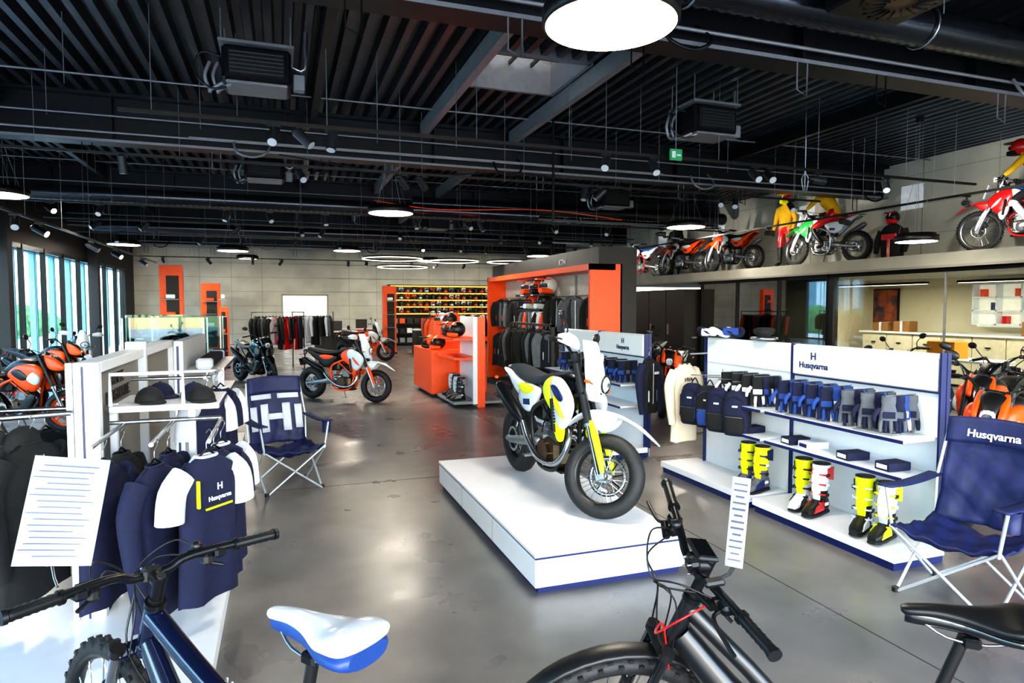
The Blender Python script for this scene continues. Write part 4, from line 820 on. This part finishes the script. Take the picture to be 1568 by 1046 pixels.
while y<14.9:
    if not 11.6<y<13.4: garment(m,Tm((4.98+R_(-.08,.03),y,1.96),(0,R_(-.04,.04),rad(R_(-85,-35)))),pick(BCL,BCL,DGR,BCL,GCL),L=R_(.58,.7),w=.19,sl='long',c2=pick(BCL,DGR,BCL,ORG,GCL),zipc=pick(ORG,WCL,GCL))
    else: garment(m,Tm((4.98,y,1.72),(0,0,rad(R_(-85,-50)))),pick(DGR,BCL,WCL),L=R_(.45,.5),w=.17,sl='long',c2=pick(BCL,ORG,GCL),zipc=pick(ORG,WCL))
    garment(m,Tm((4.96+R_(-.12,.03),y+.1,1.16),(0,R_(-.04,.04),rad(R_(-85,-30)))),pick(BCL,DGR,BCL,BCL,BCL,RED),L=.76,w=.17,sl=None if random.random()<.5 else 'long',zipc=pick(ORG,WCL,GCL))
    y+=R_(.24,.34)
m.obj('hanging_jacket_row')
m=M();m.bb((4.3,10.2,.0),(4.36,10.26,1.5),BPN);m.bb((4.3,12.3,.0),(4.36,12.36,1.5),BPN);m.bb((4.3,10.2,1.46),(4.36,12.36,1.5),BPN);m.bb((4.05,10.2,0),(4.6,12.36,.03),BPN)
y=10.35
while y<12.3: garment(m,Tm((4.33,y,1.38),(0,R_(-.05,.05),rad(R_(-60,10)))),pick(BCL,DGR,BCL),L=R_(.6,.95),w=.18,sl='long',c2=pick(BCL,BCL,DGR,GCL),zipc=pick(ORG,GCL,WCL));y+=.17
m.obj('clothing_rack')
for i,(y,z) in enumerate(((11.75,2.05),(12.25,2.05),(12.75,2.05),(12.0,1.75),(12.6,1.75))):
    m=M();helmet(m,Matrix(),[WPL,ORG,WPL,BLK,ORG][i],[ORG,BLK,ORG,WPL,WPL][i],[BLK,WPL,ORG,ORG,BLK][i]);m.bb((.0,-.12,-.03),(.2,.12,0),BLK);m.obj('motocross_helmet',(4.9,y,z),200,1.35)
m=M();m.bb((2.75,12.6,.08),(3.9,14.4,.95),ORG,.01);m.bb((2.85,12.7,0),(3.8,14.3,.08),BLK);m.bb((3.05,13.0,.95),(3.9,14.4,1.1),ORG,.006);m.bb((3.2,13.4,1.1),(3.9,14.4,1.4),ORG,.006);m.obj('orange_display_counter')
m=M();m.bb((3.3,11.2,.0),(3.36,12.5,1.62),WHT,.004);m.bb((3.28,11.16,0),(3.42,11.22,1.62),ORG);m.bb((3.28,12.46,0),(3.42,12.52,1.62),ORG);m.bb((3.20,11.17,.06),(3.28,11.21,1.62),WHT)
for z in(.06,.85,1.2): m.bb((2.85,11.2,z),(3.3,12.5,z+.05),GPL if z<.1 else ORG,.004)
m.bb((3.36,11.2,.06),(3.8,12.5,.1),GPL);m.obj('orange_display_rack')
k=0
for(x,y,z)in((3.0,11.4,.11),(3.0,11.65,.11),(3.05,11.95,.11),(3.05,12.2,.11)): boot(x,y,z,200,WPL if k%2 else BLK,BLK,GPL);k+=1
pos=[(3.0,11.5,1.252),(3.0,12.0,1.252),(3.05,12.3,1.252),(2.95,12.8,.952),(2.9,13.3,.952)]+[(3.5,13.15,1.102),(3.4,13.65,1.402),(3.6,14.1,1.402),(3.3,14.0,1.402)]
for i,p in enumerate(pos):
    m=M();helmet(m,Matrix(),[BLK,ORG,WPL][i%3],[ORG,BLK,ORG][i%3],[WPL,BLK,BLK][i%3]);m.obj('motocross_helmet',p,200+R_(-30,30),1.1)
for(x,y,w,h)in((-3.0,21.2,.6,3.0),(-2.7,29.0,.7,2.75),(3.9,25.3,.5,2.6),(-1.6,20.9,.25,1.8)):
    m=M();m.bb((-w/2,-.15,0),(w/2,.15,h),ORG,.01);m.bb((-w*.2,-.17,.2),(w*.35,-.151,h-.3),BPN);m.bb((-w/2-.02,-.2,0),(w/2+.02,.2,.06),BPN)
    for k in range(4): m.bb((-w*.4,-.3,.5+k*.5),(w*.4,-.17,.53+k*.5),GPL);m.box((0,-.24,.6+k*.5),(w*.4,.1,.12),pick(BLK,ORG,WPL),.02)
    m.obj('orange_display_pillar',(x,y,0))
m=M();m.bb((4.7,30.7,0),(10.6,30.95,2.85),BPN)
for z in(1.5,1.82,2.14,2.46,2.8): m.bb((4.75,30.3,z),(10.55,30.75,z+.03),BPN);m.bb((4.8,30.66,z-.045),(10.5,30.7,z),mat('warm_led_strip','ffb347',.5,em=2,nz=.1))
for i in range(4):
    for j in range(19):
        c=pick(BLK,BLK,ORG,WPL,GPL,BLK);helmet(m,Tm((4.95+j*.3,30.45,1.53+.32*i),(0,0,-pi/2),1.0),c,pick(BLK,ORG,WPL),BLK,j%2==0)
for z in(.1,.55,1.0):
    m.bb((4.75,30.3,z),(10.15,30.75,z+.03),BPN)
    for j in range(16): m.box((4.95+j*.34,30.5,z+.15),(.24,.24,.22),pick(BLK,ORG,GPL,WHT),.01)
m.obj('helmet_shelf')
def rack(x,y,rz,n,L,cols):
    m=M();m.tube([(-L/2,0,0),(-L/2,0,1.65),(L/2,0,1.65),(L/2,0,0)],.018,BLK,8)
    for s in(-1,1): m.bb((s*L/2-.02,-.25,0),(s*L/2+.02,.25,.03),BLK)
    for i in range(n): garment(m,Tm((-L/2+.1+(L-.2)*i/(n-1),0,1.52),(0,R_(-.05,.05),rad(65+R_(-25,25)))),random.choice(cols),L=R_(.6,.95),w=.2,sl='long',c2=random.choice(cols))
    m.obj('clothing_rack',(x,y,0),rz)
rack(-.1,19.5,10,14,1.4,[BCL,GCL,BCL,BCL,NCL,WCL,RED]);rack(.9,21.0,0,12,1.2,[BCL,BCL,GCL,WCL]);rack(6.8,18,80,18,2,[BCL,GCL,BCL,ORG]);rack(3.9,17.6,85,12,1.4,[BCL,GCL,BCL,ORG]);rack(6.5,23.5,0,14,2,[BCL,ORG,WCL])
for(x,y)in((1.8,24.4),(3.0,27),(5.5,25)):
    m=M();m.bb((-.7,-.4,0),(.7,.4,.9),BPN if x!=3.0 else ORG,.01);m.bb((-.75,-.45,.9),(.75,.45,.94),WHT);m.bb((-.2,-.1,.94),(.25,-.07,1.3),BLK,.005);m.obj('sales_counter',(x,y,0))
def showcase(x,y,w,d,h):
    m=M();g=glass('showcase_glass','dcecec',.2,const=.06);m.bb((-w/2,-d/2,0),(w/2,d/2,.35),WHT,.005)
    for a in(-1,1):
        m.bb((-w/2,a*d/2-.004,.35),(w/2,a*d/2+.004,h),g);m.bb((a*w/2-.004,-d/2,.35),(a*w/2+.004,d/2,h),g)
        for b in(-1,1): m.bb((a*w/2-.012,b*d/2-.012,.35),(a*w/2+.012,b*d/2+.012,h),STL)
    for z in(.75,1.1): m.bb((-w/2,-d/2,z),(w/2,d/2,z+.012),g)
    m.bb((-w/2,-d/2,h),(w/2,d/2,h+.012),g)
    for z in(.36,.77,1.12):
        for k in range(4): m.box((-w/2+.2+k*(w-.4)/3,0,z+.06),(.14,.12,.11),pick(ORG,BLK,WPL,GPL,NVY),.02)
    m.obj('glass_showcase',(x,y,0))
showcase(-2.0,13.4,1.3,.6,1.6);showcase(-1.9,15.6,1.3,.6,1.6);showcase(-2.9,18,1.2,.6,1.6)
m=M();m.bb((-1.06,7.4,0),(-.96,9.5,1.45),WHT,.004);m.bb((-1.0,7.4,.0),(-.5,9.5,.1),WHT);m.bb((-1.02,7.39,.1),(-1.0,7.4,1.4),NVY)
for z in(.8,1.12): m.bb((-.96,7.45,z),(-.6,9.4,z+.025),WHT);m.bb((-.61,7.45,z-.01),(-.595,9.4,z+.02),NVY)
for i in range(8): m.box((-.78,7.6+i*.24,1.2),(.16,.15,.11),pick(NCL,BCL,WCL),.02)
m.obj('display_wall')
m=M();m.bb((-2.2,10.1,0),(-1.0,10.7,.95),WHT,.005);m.bb((-2.25,10.05,.95),(-.95,10.75,.98),WHT);m.bb((-2.2,10.08,.0),(-1.0,10.1,.08),NVY);m.obj('sales_counter')
# ================================================================ MANNEQUINS
def figure(J,B,matf,name='mannequin',loc=(0,0,0),rz=0,helmetc=None):
    me=bpy.data.meshes.new('tmp');ks=list(J);me.from_pydata([J[k][0] for k in ks],[(ks.index(a),ks.index(b)) for a,b in B],[])
    o=bpy.data.objects.new('tmp',me);S.collection.objects.link(o)
    o.modifiers.new('s','SKIN');sv=me.skin_vertices[0].data
    for i,k in enumerate(ks): sv[i].radius=(J[k][1],J[k][1]);sv[i].use_root=(k=='pel')
    ss=o.modifiers.new('u','SUBSURF');ss.levels=1;bpy.context.view_layer.update()
    ev=o.evaluated_get(bpy.context.evaluated_depsgraph_get());e=ev.to_mesh()
    vs=[v.co.copy() for v in e.vertices];fs=[list(p.vertices) for p in e.polygons];ev.to_mesh_clear();bpy.data.objects.remove(o)
    m=M();g={}
    for f in fs:
        c=sum((vs[k] for k in f),V())/len(f);bd=1e9;bn=None
        for a,b in B:
            p=V(J[a][0]);q=V(J[b][0]);d=q-p;t=max(0,min(1,(c-p).dot(d)/d.dot(d)));dd=(c-p-d*t).length
            if dd<bd: bd=dd;bn=(a,b)
        g.setdefault(matf(bn),[]).append(f)
    for mt,ff in g.items():
        idx={};vv=[]
        for f in ff:
            for k in f:
                if k not in idx: idx[k]=len(vv);vv.append(vs[k])
        m.add(vv,[[idx[k] for k in f] for f in ff],mt)
    hd=V(J['head'][0])
    helmet(m,Tm(hd+V((0,0,-.10)),(0,0,0),1.05),*helmetc)
    for s,k in((1,'wrL'),(-1,'wrR')):
        w=V(J[k][0]);d=(w-V(J['el'+k[2]][0])).normalized();u=d.cross(V((0,1,0))).normalized()
        m.tube([w,w+d*.05,w+d*.09],[.026,.036,.032],BLK,10,2,sc=(1,.6))
        for i in range(4):
            o_=u*(-.027+.018*i);m.tube([w+d*.08+o_,w+d*(.12)+o_+V((0,-s*.012,0)),w+d*(.15-.008*abs(i-1.5))+o_+V((0,-s*.03,0))],[.0085,.008,.007],BLK,6,2)
        m.tube([w+d*.03-u*.03,w+d*.07-u*.05,w+d*.1-u*.05],[.011,.010,.008],BLK,6,2)
    return m.obj(name,loc,rz)
BN=[('pel','che'),('che','nek'),('nek','head'),('che','shL'),('che','shR'),('shL','elL'),('elL','wrL'),('shR','elR'),('elR','wrR'),('pel','hiL'),('pel','hiR'),('hiL','knL'),('knL','anL'),('anL','toL'),('hiR','knR'),('knR','anR'),('anR','toR')]
def mf(top,arm,leg,boot_):
    def f(b):
        if b[0] in('anL','anR') or b[1] in('anL','anR'): return boot_
        if b[0][:2] in('hi','kn') or b[1][:2]=='hi': return leg
        if b[0][:2] in('sh','el'): return arm
        return top
    return f
stand={'pel':((0,0,.95),.14),'che':((0,0,1.3),.155),'nek':((0,0,1.50),.055),'head':((.01,0,1.62),.05)}
for s,q in((1,'L'),(-1,'R')): stand.update({'sh'+q:((0,s*.19,1.41),.075),'el'+q:((.0,s*.26,1.13),.055),'wr'+q:((.1,s*.25,.9),.036),'hi'+q:((0,s*.1,.88),.10),'kn'+q:((.02,s*.12,.5),.07),'an'+q:((0,s*.13,.10),.05),'to'+q:((.15,s*.15,.045),.04)})
figure(stand,BN,mf(YCL,YCL,RED,BLK),loc=(11.55,12.85,2.755),rz=195,helmetc=(RED,YEL,WPL))
figure(stand,BN,mf(BCL,BCL,BCL,BLK),loc=(12.0,18.2,2.755),rz=200,helmetc=(BLU,WPL,BLK))
ride={'pel':((-.25,0,1.06),.14),'che':((-.02,0,1.38),.155),'nek':((.1,0,1.54),.055),'head':((.18,0,1.64),.05)}
for s,q in((1,'L'),(-1,'R')): ride.update({'sh'+q:((.02,s*.2,1.46),.075),'el'+q:((.12,s*.36,1.26),.055),'wr'+q:((.24,s*.34,1.19),.036),'hi'+q:((-.2,s*.12,1.0),.10),'kn'+q:((.16,s*.24,.78),.07),'an'+q:((-.1,s*.22,.40),.05),'to'+q:((.06,s*.22,.35),.04)})
figure(ride,BN,mf(YCL,YCL,RED,BLK),name='mannequin_rider',loc=(11.35,11.4,2.75),rz=100,helmetc=(YEL,RED,WPL))
figure(ride,BN,mf(YCL,YCL,BCL,WPL),name='mannequin_rider',loc=(11.5,7.3,2.75),rz=98,helmetc=(RED,BLK,WPL))
m=M();m.sup([(0,0,.2,.13),(.25,0,.22,.14),(.5,0,.23,.13),(.62,0,.16,.1),(.68,0,.07,.06)],BCL,16,2.4,ax='z',k=2);m.box((0,-.13,.42),(.3,.04,.12),RED,.01);m.box((0,-.14,.2),(.06,.03,.4),RED,.01)
for s in(-1,1): m.tube([(s*.22,0,.55),(s*.29,-.02,.35),(s*.28,-.08,.12)],[.075,.06,.045],BCL,10,3)
helmet(m,Tm((0,0,.68),(0,0,-pi/2)),BLK,RED,WPL);m.obj('jacket_bust',(11.4,9.75,2.755),-80)
# ================================================================ WORLD, CAMERA
w=bpy.data.worlds.new('sky');S.world=w;w.use_nodes=True;nt=w.node_tree;bg=nt.nodes['Background']
sk=nt.nodes.new('ShaderNodeTexSky');sk.sky_type='NISHITA';sk.sun_disc=False;sk.sun_elevation=rad(48);sk.sun_rotation=rad(200);sk.air_density=1.2;sk.dust_density=2.0
nt.links.new(sk.outputs[0],bg.inputs[0]);bg.inputs[1].default_value=1.7
l=bpy.data.lights.new('sun','SUN');l.energy=4;l.angle=.02;l.color=(1,.95,.88);lo=bpy.data.objects.new('sun',l);S.collection.objects.link(lo);lo.rotation_euler=(rad(18),rad(55),0)
cam=bpy.data.cameras.new('camera');co=bpy.data.objects.new('camera',cam);S.collection.objects.link(co)
cam.sensor_width=36;cam.lens=1000/1568*36;cam.clip_end=300
co.location=(0,0,1.8);co.rotation_euler=(rad(90-3.03),0,rad(-19.4));S.camera=co
S.view_settings.view_transform='Standard';S.view_settings.look='Medium High Contrast';S.view_settings.exposure=0.5
